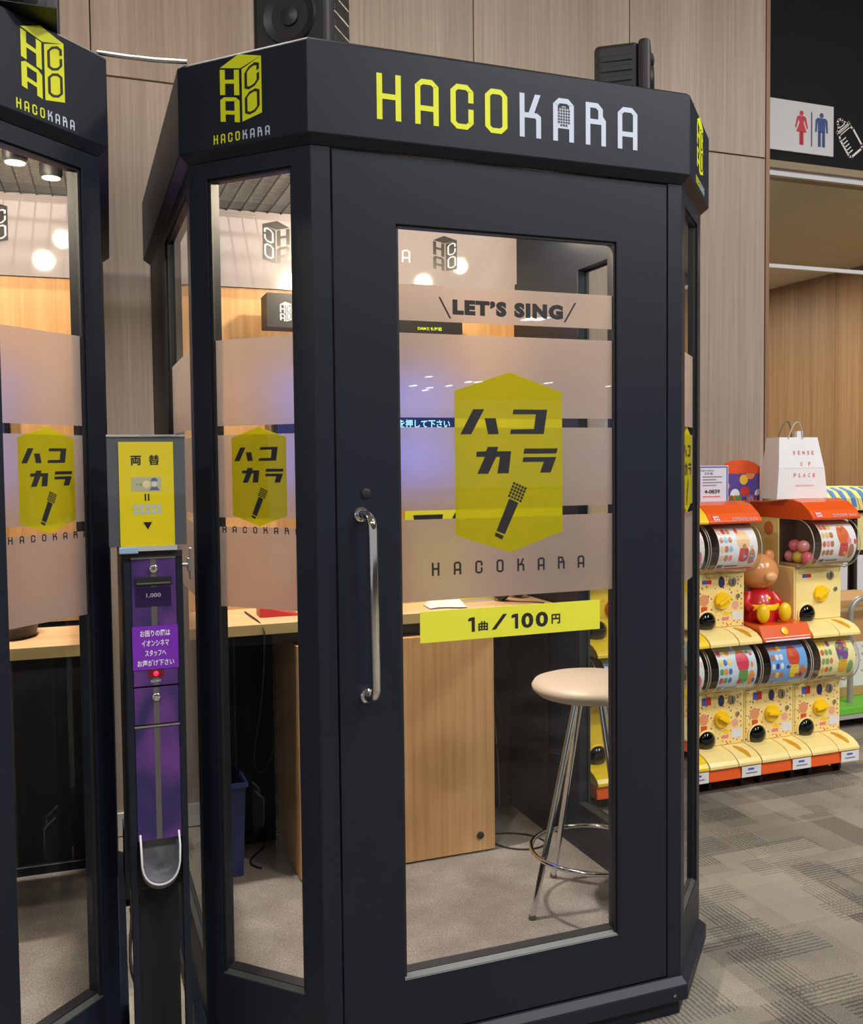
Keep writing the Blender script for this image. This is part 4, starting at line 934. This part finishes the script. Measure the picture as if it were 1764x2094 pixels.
def card_print(card, parent, P2):
    rr = random.Random(card*17+3)
    seg = [math.dist(P2[i], P2[i+1]) for i in range(len(P2)-1)]; tot = sum(seg)
    def pt(u, t):
        q = max(0, min(.9999, t))*tot
        for i, l in enumerate(seg):
            if q <= l: k = q/l; y, z = P2[i][0]+(P2[i+1][0]-P2[i][0])*k, P2[i][1]+(P2[i+1][1]-P2[i][1])*k; break
            q -= l
        n = Vector((0, y-.096, z-.386)).normalized()*.0010
        return (u, y+n.y, z+n.z)
    def blob(mb, cu, ct, ru, rt, n=14, sq=1.0):
        m_ = 8 if rt < .1 else 14; rows_ = []
        for i in range(m_+1):
            q = -1+2*i/m_; rows_.append((ct+rt*q, ru*(max(0, 1-abs(q)**(2/sq)))**(sq/2)+.0002))
        for (ta, wa), (tb, wb) in zip(rows_[:-1], rows_[1:]):
            mb.ngon([pt(cu-wa, ta), pt(cu+wa, ta), pt(cu+wb, tb), pt(cu-wb, tb)])
    def band(mb, u0, u1, t0, t1, n=4):
        for i in range(n): a_, b_ = t0+(t1-t0)*i/n, t0+(t1-t0)*(i+1)/n; mb.ngon([pt(u0, a_), pt(u1, a_), pt(u1, b_), pt(u0, b_)])
    L_ = [MB() for _ in range(6)]
    band(L_[0], .050, .110, .05, .15); band(L_[3], .115, .228, .04, .10)
    for r in range(4):
        for q in range(3):
            blob(L_[rr.randrange(5)], .060+q*.021, .26+r*.155, .0085, .055, 12, rr.choice((1, .4)))
    blob(L_[1], .165, .42, .030, .20, 20); blob(L_[2], .165, .68, .022, .13, 12, .5); blob(L_[4], .205, .72, .015, .14, 14)
    for k in range(7): blob(L_[rr.randrange(5)], .135+rr.random()*.09, .16+rr.random()*.66, .006+.006*rr.random(), .03+.03*rr.random(), 10)
    band(L_[5], .052, .078, .86, .93, 2); band(L_[5], .086, .15, .88, .91, 2); band(L_[2], .050, .228, .955, .985, 2)
    for i, mb in enumerate(L_):
        mb.build('card_print', CARDP[card][i] if i < 5 else CARD_TXT, parent, recalc=False)
MWD = .2525
def arc_profile(t=0.0):
    # drum outline in (y, z): flat back at y .11, bulging forward to y 0, from z .285 to z .489
    P = [(.205, .489), (.075, .489)]
    for k in range(17):
        a = math.radians(85-k*(165/16)); P.append((.096-math.cos(a)*(.093-t), .386+math.sin(a)*(.1015-t)))
    P += [(.085, .278), (.205, .278)]
    return P
def make_machine(label, loc, style, card, crank, has_panel_print=True, lid=False, base=False, group='capsule machines in a row by the wall'):
    body_m = CREAM if style == 'cream' else YELLOWM
    m = thing('capsule_machine', label, 'capsule machine', loc, 0, group)
    b = MB().box(0, MWD, .115, .40, 0, .285); b.build('body', body_m, m, bevel=.004)
    MB().box(0, MWD, .212, .40, .285, .490).build('column', body_m, m, bevel=.003)
    MB().box(.004, MWD-.004, .206, .2115, .290, .488).build('drum_back', DRUMIN, m)
    MB().box(.003, MWD-.003, .10, .206, .285, .300).build('drum_floor', TAN, m)
    # chute: curved lip in front of the panel, split in two halves
    prof = [(0, 0), (0, .012), (.012, .026), (.035, .040), (.07, .050), (.116, .056), (.116, 0)]
    for x0, x1 in ((0, .138), (.1395, MWD)):
        ch = MB().prism(prof, lambda u, v, t_: (t_, u, v), x0+.001, x1-.001).build('chute', body_m, m, bevel=.002)
    # dispensing dome and its hood, scoop rim, coin return
    def surf(y):
        for (ya, za), (yb, zb) in zip(prof[1:5], prof[2:6]):
            if ya <= y <= yb: return za+(zb-za)*(y-ya)/(yb-ya)
        return .056
    MB().ball((.062, .112, .083), .042, 22, 10, (1, .62, 1.0)).build('dispenser_dome', GLASS_DARK, m, smooth=80)
    MB().ball((.062, .114, .082), .038, 16, 8, (1, .5, 1.0)).build('dome_inner', BLACK_MATT, m, smooth=80)
    MB().tube([(.062+.046*math.cos(a), .108, .080+.046*math.sin(a)) for a in [math.pi*(-.12+1.24*i/16) for i in range(17)]], .0045, 8).build('dome_rim', body_m, m, smooth=60)
    cr_ = MB(); rows_ = []
    for i in range(15):
        q = -1+2*i/14; y = .056+.044*q; h = .015*math.sqrt(max(0, 1-q*q))+.0003; cx_ = .196-.010*q
        rows_.append(((cx_-h, y, surf(y)+.0006), (cx_+h, y, surf(y)+.0006)))
    for p, q in zip(rows_[:-1], rows_[1:]): cr_.ngon([p[0], p[1], q[1], q[0]])
    cr_.build('coin_return', DKYEL, m, recalc=False)
    # front plate
    pm = PANELC if (style == 'cream' and has_panel_print) else (CREAM if style == 'cream' else PANELY)
    MB().box(.006, MWD-.004, .111, .116, .058, .280).build('front_plate', pm, m, bevel=.001, seg=1)
    fp_ = lambda u, v, dd=0.0: (u, .111+dd, v)
    lt = lambda cu, cv: (lambda x, y, h: (cu+x, .111-h, cv+y))
    kn = MB().lathe([(.036, 0), (.037, .006), (.034, .012), (.004, .013)], lt(.136, .168), 26).build('crank_dial', KNOB if style == 'cream' else ORANGE, m, smooth=40)
    ca, sa = math.cos(crank), math.sin(crank)
    q = [(-.031, -.007), (.031, -.007), (.031, .007), (-.031, .007)]
    MB().prism([(x*ca-y*sa+.136, x*sa+y*ca+.168) for x, y in q], lambda u, v, t_: (u, .099-t_, v), 0, .018).build('crank_grip', KNOB, kn, bevel=.003)
    if style != 'cream': MB().lathe([(.027, .012), (.027, .016), (.004, .017)], lt(.136, .168), 22).build('crank_centre', KNOB, kn, smooth=40)
    MB().lathe([(.0185, 0), (.0185, .004), (.015, .006), (.004, .006)], lt(.188, .243), 20).build('coin_slot', MGREY, m, smooth=40)
    MB().box(.1865, .1895, .1035, .1055, .232, .255).build('slot_mouth', BLACK_MATT, m)
    MB().lathe([(.0095, 0), (.0095, .004), (.004, .005)], lt(.217, .182), 16).build('key_lock', STEEL, m, smooth=40)
    if style == 'cream':
        decal([rect(.040, .063, .230, .262) if base else rect(.040, .063, .238, .254)], fp_, -.0006, 'token_label', PRB, m)
        decal([rect(.063, .086, .230, .262) if base else rect(.063, .086, .238, .254)], fp_, -.0006, 'token_label', RED, m)
        if has_panel_print:
            decal([disc(.050, .172, .024, 18)], fp_, -.0006, 'round_badge', mat('badge_tan', rgb(226, 150, 104), .4), m)
            decal([rect(.036, .066, .108, .146)], fp_, -.0006, 'red_badge', mat('badge_red', rgb(216, 80, 44), .4), m)
            decal([disc(.136, .243, .016, 12)], lambda u, v, dd=0.0: fp_(u, .243+(v-.243)*1.5, dd), -.0006, 'navy_badge', mat('badge_navy', rgb(48, 52, 96), .4), m)
            decal([disc(.205, .145, .017, 14)], fp_, -.0006, 'coral_badge', mat('badge_coral', rgb(236, 170, 150), .4), m)
            decal([rect(.190, .242, .082, .120)], fp_, -.0006, 'instruction_label', PRICEW, m)
            decal([rect(.140, .172, .084, .098)], fp_, -.0006, 'warning_label', mat('label_pink', rgb(236, 130, 140), 0.5), m)
            decal([disc(.160, .112, .018, 16)], lambda u, v, dd=0.0: fp_(u, .112+(v-.112)*.4, dd), -.0006, 'yellow_label', KNOB, m)
    # drum: clear shell, printed card behind it
    P = arc_profile()
    sh_ = MB(); n = len(P)
    for x in (.002, MWD-.002):
        sh_.v += [(x, y, z) for y, z in P]
    sh_.f += [(i, i+1, n+i+1, n+i) for i in range(n-1)]+[tuple(range(n)), tuple(range(2*n-1, n-1, -1))]
    sh_.build('drum_shell', GLASS_CLEAR, m, smooth=40)
    for x in (.0035, MWD-.0035): MB().tube([(x, y, z) for y, z in P], .0022, 6).build('drum_rim', mat('rim_clear', rgb(186, 182, 172), 0.15), m, smooth=60) if x < .01 or True else None
    P2 = arc_profile(.004)[2:17]; cd = MB(); n = len(P2)
    for x in (.046, .232): cd.v += [(x, y, z) for y, z in P2]
    cd.f += [(i, i+1, n+i+1, n+i) for i in range(n-1)]
    cdo = cd.build('display_card', CARDS[card], m, smooth=60, recalc=False); card_print(card, cdo, P2)
    cf = lambda u, v, dd=0.0: (u, .0035+dd, v)
    if lid:
        lp = [(.40, .490), (.010, .490), (.006, .500), (.030, .530), (.075, .562), (.13, .574), (.22, .566), (.30, .560), (.40, .556)]
        ld = MB().prism(lp, lambda u, v, t_: (t_, u, v), -.001, MWD+.001).build('lid', ORANGE if style == 'cream' else YELLOWM, m, bevel=.003)
        lf = lambda u, v, dd=0.0: (u, .0075+(v-.500)*.80-.0022, v)
        if style == 'cream':
            decal([rect(.018, .056, .503, .524)], lf, 0, 'maker_mark', RED, m)
            lf2 = lambda u, v, dd=0.0: (u, .0060+(v-.500)*.80-.0022, v)
            text('maker_lettering', 'BAN', PRW, m, lf2, .023, .051, .5145, .5225, bold=.03); text('maker_lettering', 'DAI', PRW, m, lf2, .023, .051, .5045, .5125, bold=.03)
            text('lid_lettering', 'カプセルステーション', PRW, m, lf2, .108, .234, .5030, .5150, bold=.05)
            lf3 = lambda u, v, dd=0.0: (u, .0052+(v-.500)*.80-.0022, v)
            text('lid_lettering', 'カプセルステーション', PRB, m, lf3, .109, .233, .5040, .5140, bold=.0)
    else:
        MB().box(.0, MWD, .08, .40, .488, .4905).build('top_shelf', body_m, m)
    if base:
        MB().prism([(.012, 0), (.005, -.050), (.40, -.050), (.40, 0)], lambda u, v, t_: (t_, u, v), 0, MWD).build('base', ORANGE, m, bevel=.003)
        pc = MB().box(.155, .250, .002, .0045, -.048, -.004).build('price_card', PRICEW, m)
        MB().box(.175, .230, .0012, .002, -.034, -.030).build('card_barcode', mat('barcode_grey', rgb(110, 110, 120), .6), pc)
        MB().box(.185, .215, .0012, .002, -.020, -.012).build('card_heading', PRB, pc)
        for cx_ in (.045, .205):
            for cy_ in (.085, .33):
                k = MB().lathe([(.022, -.008), (.024, -.005), (.024, .005), (.022, .008)], lambda x, y, h, cx_=cx_, cy_=cy_: (cx_+h, cy_+y, -.086+x), 16).build('caster_wheel', BLACK_P, m, smooth=40)
                MB().box(cx_-.012, cx_+.012, cy_-.010, cy_+.010, -.072, -.050).build('caster_fork', mat('fork_grey', rgb(150, 150, 150), .4, metal=.5), k)
    return m
X0C = 1.8745; PX = .2555; FY = 1.20
MZ0, MZ1 = .110, .602
col = lambda k: X0C+k*PX
make_machine('cream lower capsule machine in the column nearest the booth, multicoloured card', (col(0), FY, MZ0), 'cream', 1, -.50, base=True)
make_machine('cream upper capsule machine in the column nearest the booth, orange lid', (col(0), FY, MZ1), 'cream', 0, .55, lid=True)
mid = make_machine('cream lower capsule machine in the middle column, below the toy figure, sky blue card', (col(1), FY, MZ0), 'cream', 2, -.12, base=True)
make_machine('cream lower capsule machine below the shopping bag column, sun yellow card', (col(2), FY, MZ0), 'cream', 4, .15, base=True)
make_machine('plain cream upper capsule machine under the white shopping bag', (col(2), FY, MZ1), 'cream', 3, .60, has_panel_print=False, lid=True)
make_machine('bright yellow lower capsule machine half hidden by the booth corner post', (col(-1), FY, MZ0), 'yellow', 5, .3, base=True)
make_machine('bright yellow upper capsule machine half hidden by the booth corner post', (col(-1), FY, MZ1), 'yellow', 5, -.3, lid=True)
make_machine('bright yellow lower capsule machine seen through the booth side glass', (col(-2), FY, MZ0), 'yellow', 5, .3, base=True)
make_machine('bright yellow upper capsule machine seen through the booth side glass', (col(-2), FY, MZ1), 'yellow', 1, .1, lid=True)
# sloped orange shelf on the middle machine
sf = MB().prism([(.004, 0), (.0, .012), (.03, .066), (.40, .066), (.40, 0)], lambda u, v, t_: (t_, u, v), .0015, MWD-.0015)
so = thing('display_shelf', 'orange sloped shelf block carrying the toy figure', 'shelf', (col(1), FY, MZ1-.0005))
sf.build('shelf_block', ORANGE, so, bevel=.003)
MB().lathe([(.016, 0), (.016, .004), (.003, .006)], lambda x, y, h: (.118+x, .0155+y*.48-h*.9, .040+y*.88+h*.48), 18).build('yellow_button', KNOB, so, smooth=40)
decal([rect(.012, .240, .004, .020)], lambda u, v, dd=0.0: (u, -.001-.0 if v < .012 else .0035, v), 0, 'white_strip', PRICEW, so)
# seated toy figure
ty = thing('toy_figure', 'seated toy figure with tan head, red body and yellow feet on the orange shelf', 'toy', (col(1)+.105, FY+.155, MZ1+.066))
SKIN = mat('toy_tan', rgb(222, 150, 92), 0.25, coat=.4); TR = mat('toy_red', rgb(196, 24, 34), 0.3, coat=.3); TY = mat('toy_yellow', rgb(250, 204, 10), 0.3, coat=.3)
MB().ball((0, 0, .205), .082, 28, 18, (1, .92, .92)).build('head', SKIN, ty, smooth=80)
for sx in (-1, 1):
    MB().ball((sx*.062, .01, .268), .026, 14, 8, (1, .6, 1)).build('ear', SKIN, ty, smooth=80)
    MB().ball((sx*.055, -.095, .043), .030, 16, 10, (.95, .75, 1.35)).build('foot', TY, ty, smooth=80)
    MB().tube([(sx*.040, -.015, .035), (sx*.052, -.085, .030)], [.030, .024], 12).build('leg', TR, ty, smooth=60)
    MB().tube([(sx*.055, .0, .115), (sx*.085, -.02, .075), (sx*.078, -.05, .055)], [.020, .018, .016], 10).build('arm', TR, ty, smooth=60)
MB().lathe([(.075, .0), (.082, .03), (.078, .07), (.060, .11), (.040, .135)], n=26).build('torso', TR, ty, smooth=60)
MB().lathe([(.0815, .050), (.083, .053), (.081, .072), (.079, .074)], n=26).build('belt', TY, ty, smooth=60)
MB().ball((0, -.060, .095), .013, 12, 8, (1, .5, 1)).build('chest_badge', TY, ty, smooth=80)
MB().ball((0, -.074, .190), .026, 14, 8, (1.2, .6, .8)).build('muzzle', mat('toy_muzzle', rgb(232, 176, 124), .3), ty, smooth=80)
# side stickers on the exposed flank of the bag column
for i, (z, cc_) in enumerate(((1.045, rgb(224, 130, 70)), (.975, rgb(240, 206, 110)), (.905, rgb(232, 222, 200)))):
    tag(decal([disc(1.475, z, .030, 22)], lambda u, v, dd=0.0: (col(2)-.0008, u, v), 0, 'round_sticker', mat('side_sticker_%d' % i, cc_, .4), None), ('round orange sticker', 'round yellow sticker', 'round pale sticker')[i]+' on the flank of the machine beside the toy figure', 'sticker')
# capsules in the drums
CAPC = dict(pink=rgb(226, 110, 130), gold=rgb(214, 190, 80), red=rgb(190, 26, 36), green=rgb(30, 140, 60), teal=rgb(40, 120, 150), rose=rgb(232, 150, 160))
CAPM = {k: mat('capsule_'+k, v, .12, coat=.5) for k, v in CAPC.items()}
cap_me = {}
def capsule(x, y, z, k, label, r=.0265):
    if k not in cap_me:
        ob = MB().ball((0, 0, 0), r, 18, 12).build('capsule', CAPM[k], smooth=80); cap_me[k] = ob.data
    else:
        ob = bpy.data.objects.new('capsule', cap_me[k]); COL.objects.link(ob)
    ob.location = (x, y, z); tag(ob, label, 'capsule', 'toy capsules in the machine drums'); return ob
u0, uz = col(2), MZ1
FLZ = .300+.0270
capsule(u0+.034, FY+.075, uz+FLZ, 'pink', 'low pink capsule at the drum end under the shopping bag')
capsule(u0+.034, FY+.128, uz+FLZ, 'gold', 'yellow capsule resting at the drum end under the shopping bag')
capsule(u0+.034, FY+.178, uz+FLZ, 'rose', 'pale rose capsule at the back of the drum under the shopping bag')
capsule(u0+.036, FY+.102, uz+FLZ+.047, 'rose', 'upper rose capsule on the pile under the shopping bag')
capsule(u0+.036, FY+.154, uz+FLZ+.047, 'pink', 'upper pink capsule on the pile under the shopping bag')
capsule(col(0)+.030, FY+.12, MZ1+FLZ, 'teal', 'teal capsule in the upper drum nearest the booth')
capsule(col(0)+.030, FY+.172, MZ1+FLZ, 'pink', 'pink capsule in the upper drum nearest the booth')
capsule(col(0)+.030, FY+.12, MZ0+FLZ, 'green', 'green capsule in the lower drum nearest the booth')
capsule(col(0)+.030, FY+.12, MZ0+FLZ+.053, 'red', 'red capsule above the green one in the lower drum nearest the booth')
capsule(col(1)+.030, FY+.12, MZ0+FLZ, 'teal', 'teal capsule in the drum below the toy figure')
capsule(col(1)+.030, FY+.12, MZ0+FLZ+.053, 'red', 'red capsule above the teal one in the drum below the toy figure')
# shopping bag
bgz = MZ1+.5745
bag = thing('shopping_bag', 'white paper shopping bag with red lettering on the capsule machine', 'shopping bag', (2.458, 1.40, bgz))
BX, BYy = 2.458, 1.40
PAPER = mat('bag_paper', rgb(232, 233, 238), 0.7, bump=.1, bscale=25)
b_ = [(-.136, -.05, 0), (.136, -.05, 0), (.136, .055, 0), (-.136, .055, 0)]
t_ = [(-.121, -.045, .262), (.083, -.045, .262), (.083, .035, .262), (-.121, .035, .262)]
m_ = [(-.131, -.056, .13), (.112, -.056, .13), (.112, .052, .13), (-.128, .052, .13)]
MB().add(b_+m_+t_+[(p[0]*.985, p[1]*.96, p[2]) for p in t_]+[(p[0]*.97, p[1]*.95, .01) for p in b_], [(3, 2, 1, 0)]+[(a+i, a+(i+1) % 4, a+4+(i+1) % 4, a+4+i) for a in (0, 4, 8) for i in range(4)]+[(12+i, 12+(i+1) % 4, 16+(i+1) % 4, 16+i) for i in range(4)]+[(16, 17, 18, 19)]).build('bag_body', PAPER, bag)
def BF(u, v, dd=0.0):
    t = min(v/.13, 1); yy = -.05-.006*t if v <= .13 else -.056+.011*(v-.13)/.132
    return (u, yy-.0012+dd, v)
LR = mat('bag_print_red', rgb(214, 90, 84), .6)
for s, zc, xs in (('SENSE', .196, (-.048, -.022, .003, .028, .052)), ('OF', .148, (-.012, .032)), ('PLACE', .100, (-.046, -.020, .004, .030, .056))):
    for ch, xx in zip(s, xs): text('bag_lettering', ch, LR, bag, BF, xx-.0055, xx+.0055, zc-.008, zc+.008, bold=.012)
text('bag_lettering', 'URBAN RESEARCH', mat('bag_print_pale', rgb(222, 150, 146), .6), bag, BF, -.046, .058, .052, .059)
decal([rect(-.134, .118, .104, .1048)], lambda u, v, dd=0.0: BF(u, v+.027, 0), 0, 'fold_line', mat('fold_shade', rgb(205, 206, 212), .7), bag)
HM = mat('bag_handle', rgb(196, 190, 180), .6)
MB().tube(bez((-.075, -.046, .255), (-.05, -.05, .34), (-.01, -.05, .36), (.0, -.046, .255), 14), .003, 6).build('bag_handle', HM, bag, smooth=60)
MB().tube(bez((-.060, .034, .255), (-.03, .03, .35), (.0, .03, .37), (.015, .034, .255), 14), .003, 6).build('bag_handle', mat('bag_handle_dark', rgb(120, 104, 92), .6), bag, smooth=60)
MB().box(.004, .036, -.01, .006, .250, .290).build('paper_tag', PAPER, bag)
# boards on top of the first column
ibz = MZ1+.556
ib = thing('notice_board', 'white notice with blue border and a telephone number on the capsule machine', 'notice', (2.075, 1.452, ibz))
def IF(u, v, dd=0.0): return (u-2.075, dd, v-ibz)
MB().mbox(IF, 2.000, 2.152, ibz, 1.322, 0, .003).build('sheet', mat('notice_white', rgb(220, 222, 236), .4), ib)
MB().frame(lambda u, v, dd: IF(u, v, dd), (2.004, 2.148, ibz+.002, 1.318), (2.009, 2.143, ibz+.006, 1.313), -.0008, 0).build('blue_border', PRB, ib)
for s, u0_, u1_, v0_, v1_, bo_ in (('Information', 2.012, 2.078, 1.297, 1.306, .0), ('連絡先', 2.030, 2.072, 1.283, 1.293, .02), ('4-0839', 2.030, 2.108, 1.203, 1.220, .03)):
    text('notice_text', s, INK, ib, IF, u0_, u1_, v0_, v1_, bold=bo_, d=-.0006)
decal([rect(2.02, 2.02+.10-.03*(i % 2), 1.272-i*.012, 1.276-i*.012) for i in range(4)], IF, -.0006, 'notice_lines', mat('notice_grey', rgb(120, 120, 130), .5), ib)
decal([rect(2.02, 2.11, 1.188, 1.192)], IF, -.0006, 'notice_red_line', LR, ib)
pb = thing('header_board', 'round topped orange sign board with coloured letters above the machines', 'sign board', (2.235, 1.486, MZ1+.0665))
def PBF(u, v, dd=0.0): return (u-2.235, dd, v-MZ1-.0665)
arch = [(2.150, 1.165), (2.345, 1.165), (2.345, 1.315), (2.318, 1.332), (2.28, 1.342), (2.235, 1.345), (2.19, 1.340), (2.165, 1.332), (2.150, 1.318)]
MB().prism(arch, lambda u, v, t_: PBF(u, v, t_), 0, .004).build('board', mat('board_orange', rgb(226, 84, 40), .35), pb)
decal([[(2.153, 1.190), (2.342, 1.190), (2.342, 1.285), (2.153, 1.285)]], PBF, -.0006, 'board_scene', print_mat('board_print', rgb(90, 70, 150), [rgb(240, 196, 60), rgb(214, 60, 50), rgb(222, 226, 236), rgb(60, 110, 190), rgb(224, 140, 90)], 16, .42, 41), pb)
for ch, xx, cc_ in zip('BANMAN', (2.165, 2.196, 2.228, 2.262, 2.296, 2.328), (rgb(240, 200, 60), rgb(50, 120, 60), rgb(60, 150, 80), rgb(50, 90, 190), rgb(80, 150, 210), rgb(50, 60, 150))):
    text('board_letter', ch, mat('board_letter_'+ch+str(int(xx*1000)), cc_, .4), pb, PBF, xx-.014, xx+.014, 1.168, 1.192, bold=.05, d=-.0012)
MB().box(-.006, .006, .004, .012, 0, .52).build('board_pole', STEEL, pb)
yb = thing('yellow_topper', 'yellow topper board with a pale blue drop on the machine behind the booth corner', 'sign board', (1.80, 1.33, MZ1+.571))
MB().prism([(-.12, 0), (.075, 0), (.050, .17), (.045, .185), (-.12, .19)], lambda u, v, t_: (u, t_, v), 0, .012).build('board', YELLOWM, yb, bevel=.002)
decal([[(.02, .03), (.05, .03), (.055, .05), (.035, .095), (.015, .11), (.01, .06)]], lambda u, v, dd=0.0: (u, dd, v), -.0008, 'blue_drop', mat('drop_blue', rgb(150, 206, 226), .4), yb)
# machines and a hand cart farther back in the corridor mouth
for i, (xx, lb) in enumerate(((3.56, 'far capsule machine with striped canopy partly behind the shopping bag'), (3.845, 'far capsule machine with striped canopy at the picture edge'))):
    sm_ = thing('striped_machine', lb, 'capsule machine', (xx, 2.42, 0), 0, 'striped capsule machines in the corridor mouth')
    MB().box(0, .27, .10, .42, 0, 1.03).build('cabinet', mat('cabinet_brown_%d' % i, rgb(96, 66, 50), .5), sm_, bevel=.003)
    MB().box(.012, .258, .055, .10, .55, .98).build('display_window', mat('far_window_dark', rgb(58, 46, 44), .2), sm_, bevel=.006)
    MB().box(.030, .24, .050, .056, .80, 1.02).build('display_card', CARDS[4 if i else 5], sm_)
    MB().box(.030, .24, .050, .056, .55, .77).build('display_card', CARDS[0], sm_)
    can = MB().prism([(.0, 1.06), (.02, 1.11), (.07, 1.15), (.15, 1.17), (.42, 1.17), (.42, 1.03), (.0, 1.04)], lambda u, v, t_: (t_, u, v), -.004, .274).build('canopy', mat('canopy_cream', rgb(244, 228, 150), .5), sm_)
    for k in range(4):
        s0 = .02+k*.068
        MB().add([(s0, -.002, 1.06), (s0+.034, -.002, 1.06), (s0+.040, .018, 1.112), (s0+.052, .069, 1.153), (s0+.066, .150, 1.173), (s0+.032, .150, 1.173), (s0+.018, .069, 1.153), (s0+.006, .018, 1.112)], [(0, 1, 2, 7), (7, 2, 3, 6), (6, 3, 4, 5)]).build('canopy_stripe', mat('stripe_blue', rgb(86, 140, 200), .5), can, recalc=False)
ct = thing('hand_cart', 'hand cart with green deck and bent grey tube handle behind the capsule machines', 'cart', (3.20, 1.78, 0))
MB().box(-.30, .45, -.05, .45, .075, .115).build('deck', mat('cart_green', rgb(110, 196, 60), .45), ct, bevel=.006)
MB().box(-.30, .45, -.052, .45, .055, .075).build('deck_trim', mat('cart_grey', rgb(170, 172, 170), .5), ct)
TUBE = mat('cart_tube_grey', rgb(168, 166, 160), .35, metal=.3)
MB().tube([(-.03, .02, .115), (-.03, .02, .56)]+[(-.03+.07*(1-math.cos(a)), .02, .56+.08*math.sin(a)) for a in [math.pi/2*i/6 for i in range(1, 7)]]+[(.34, .02, .64), (.40, .02, .56), (.40, .02, .115)], .015, 12).build('handle', TUBE, ct, smooth=60)
for cx_ in (-.24, .38):
    for cy_ in (.02, .38): MB().lathe([(.026, -.01), (.028, -.006), (.028, .006), (.026, .01)], lambda x, y, h, cx_=cx_, cy_=cy_: (cx_+h, cy_+y, .028+x), 16).build('wheel', BLACK_P, ct, smooth=40)
CARDB = mat('cardboard', rgb(188, 146, 96), .8, var=.06)
bx_ = thing('cardboard_box', 'brown cardboard box with white sheet standing on the hand cart', 'box', (3.33, 2.02, .1155))
MB().box(-.24, .26, -.12, .18, 0, .50).build('carton', CARDB, bx_, bevel=.002)
MB().box(-.20, .18, -.1215, -.12, .05, .28).build('white_sheet', print_mat('sheet_print', rgb(226, 224, 222), [rgb(200, 120, 120), rgb(160, 160, 170), rgb(226, 224, 222)], 30, .2, 9), bx_)
MB().box(-.24, .26, -.1212, -.12, .44, .46).build('tape', mat('tape_tan', rgb(206, 176, 132), .3), bx_)
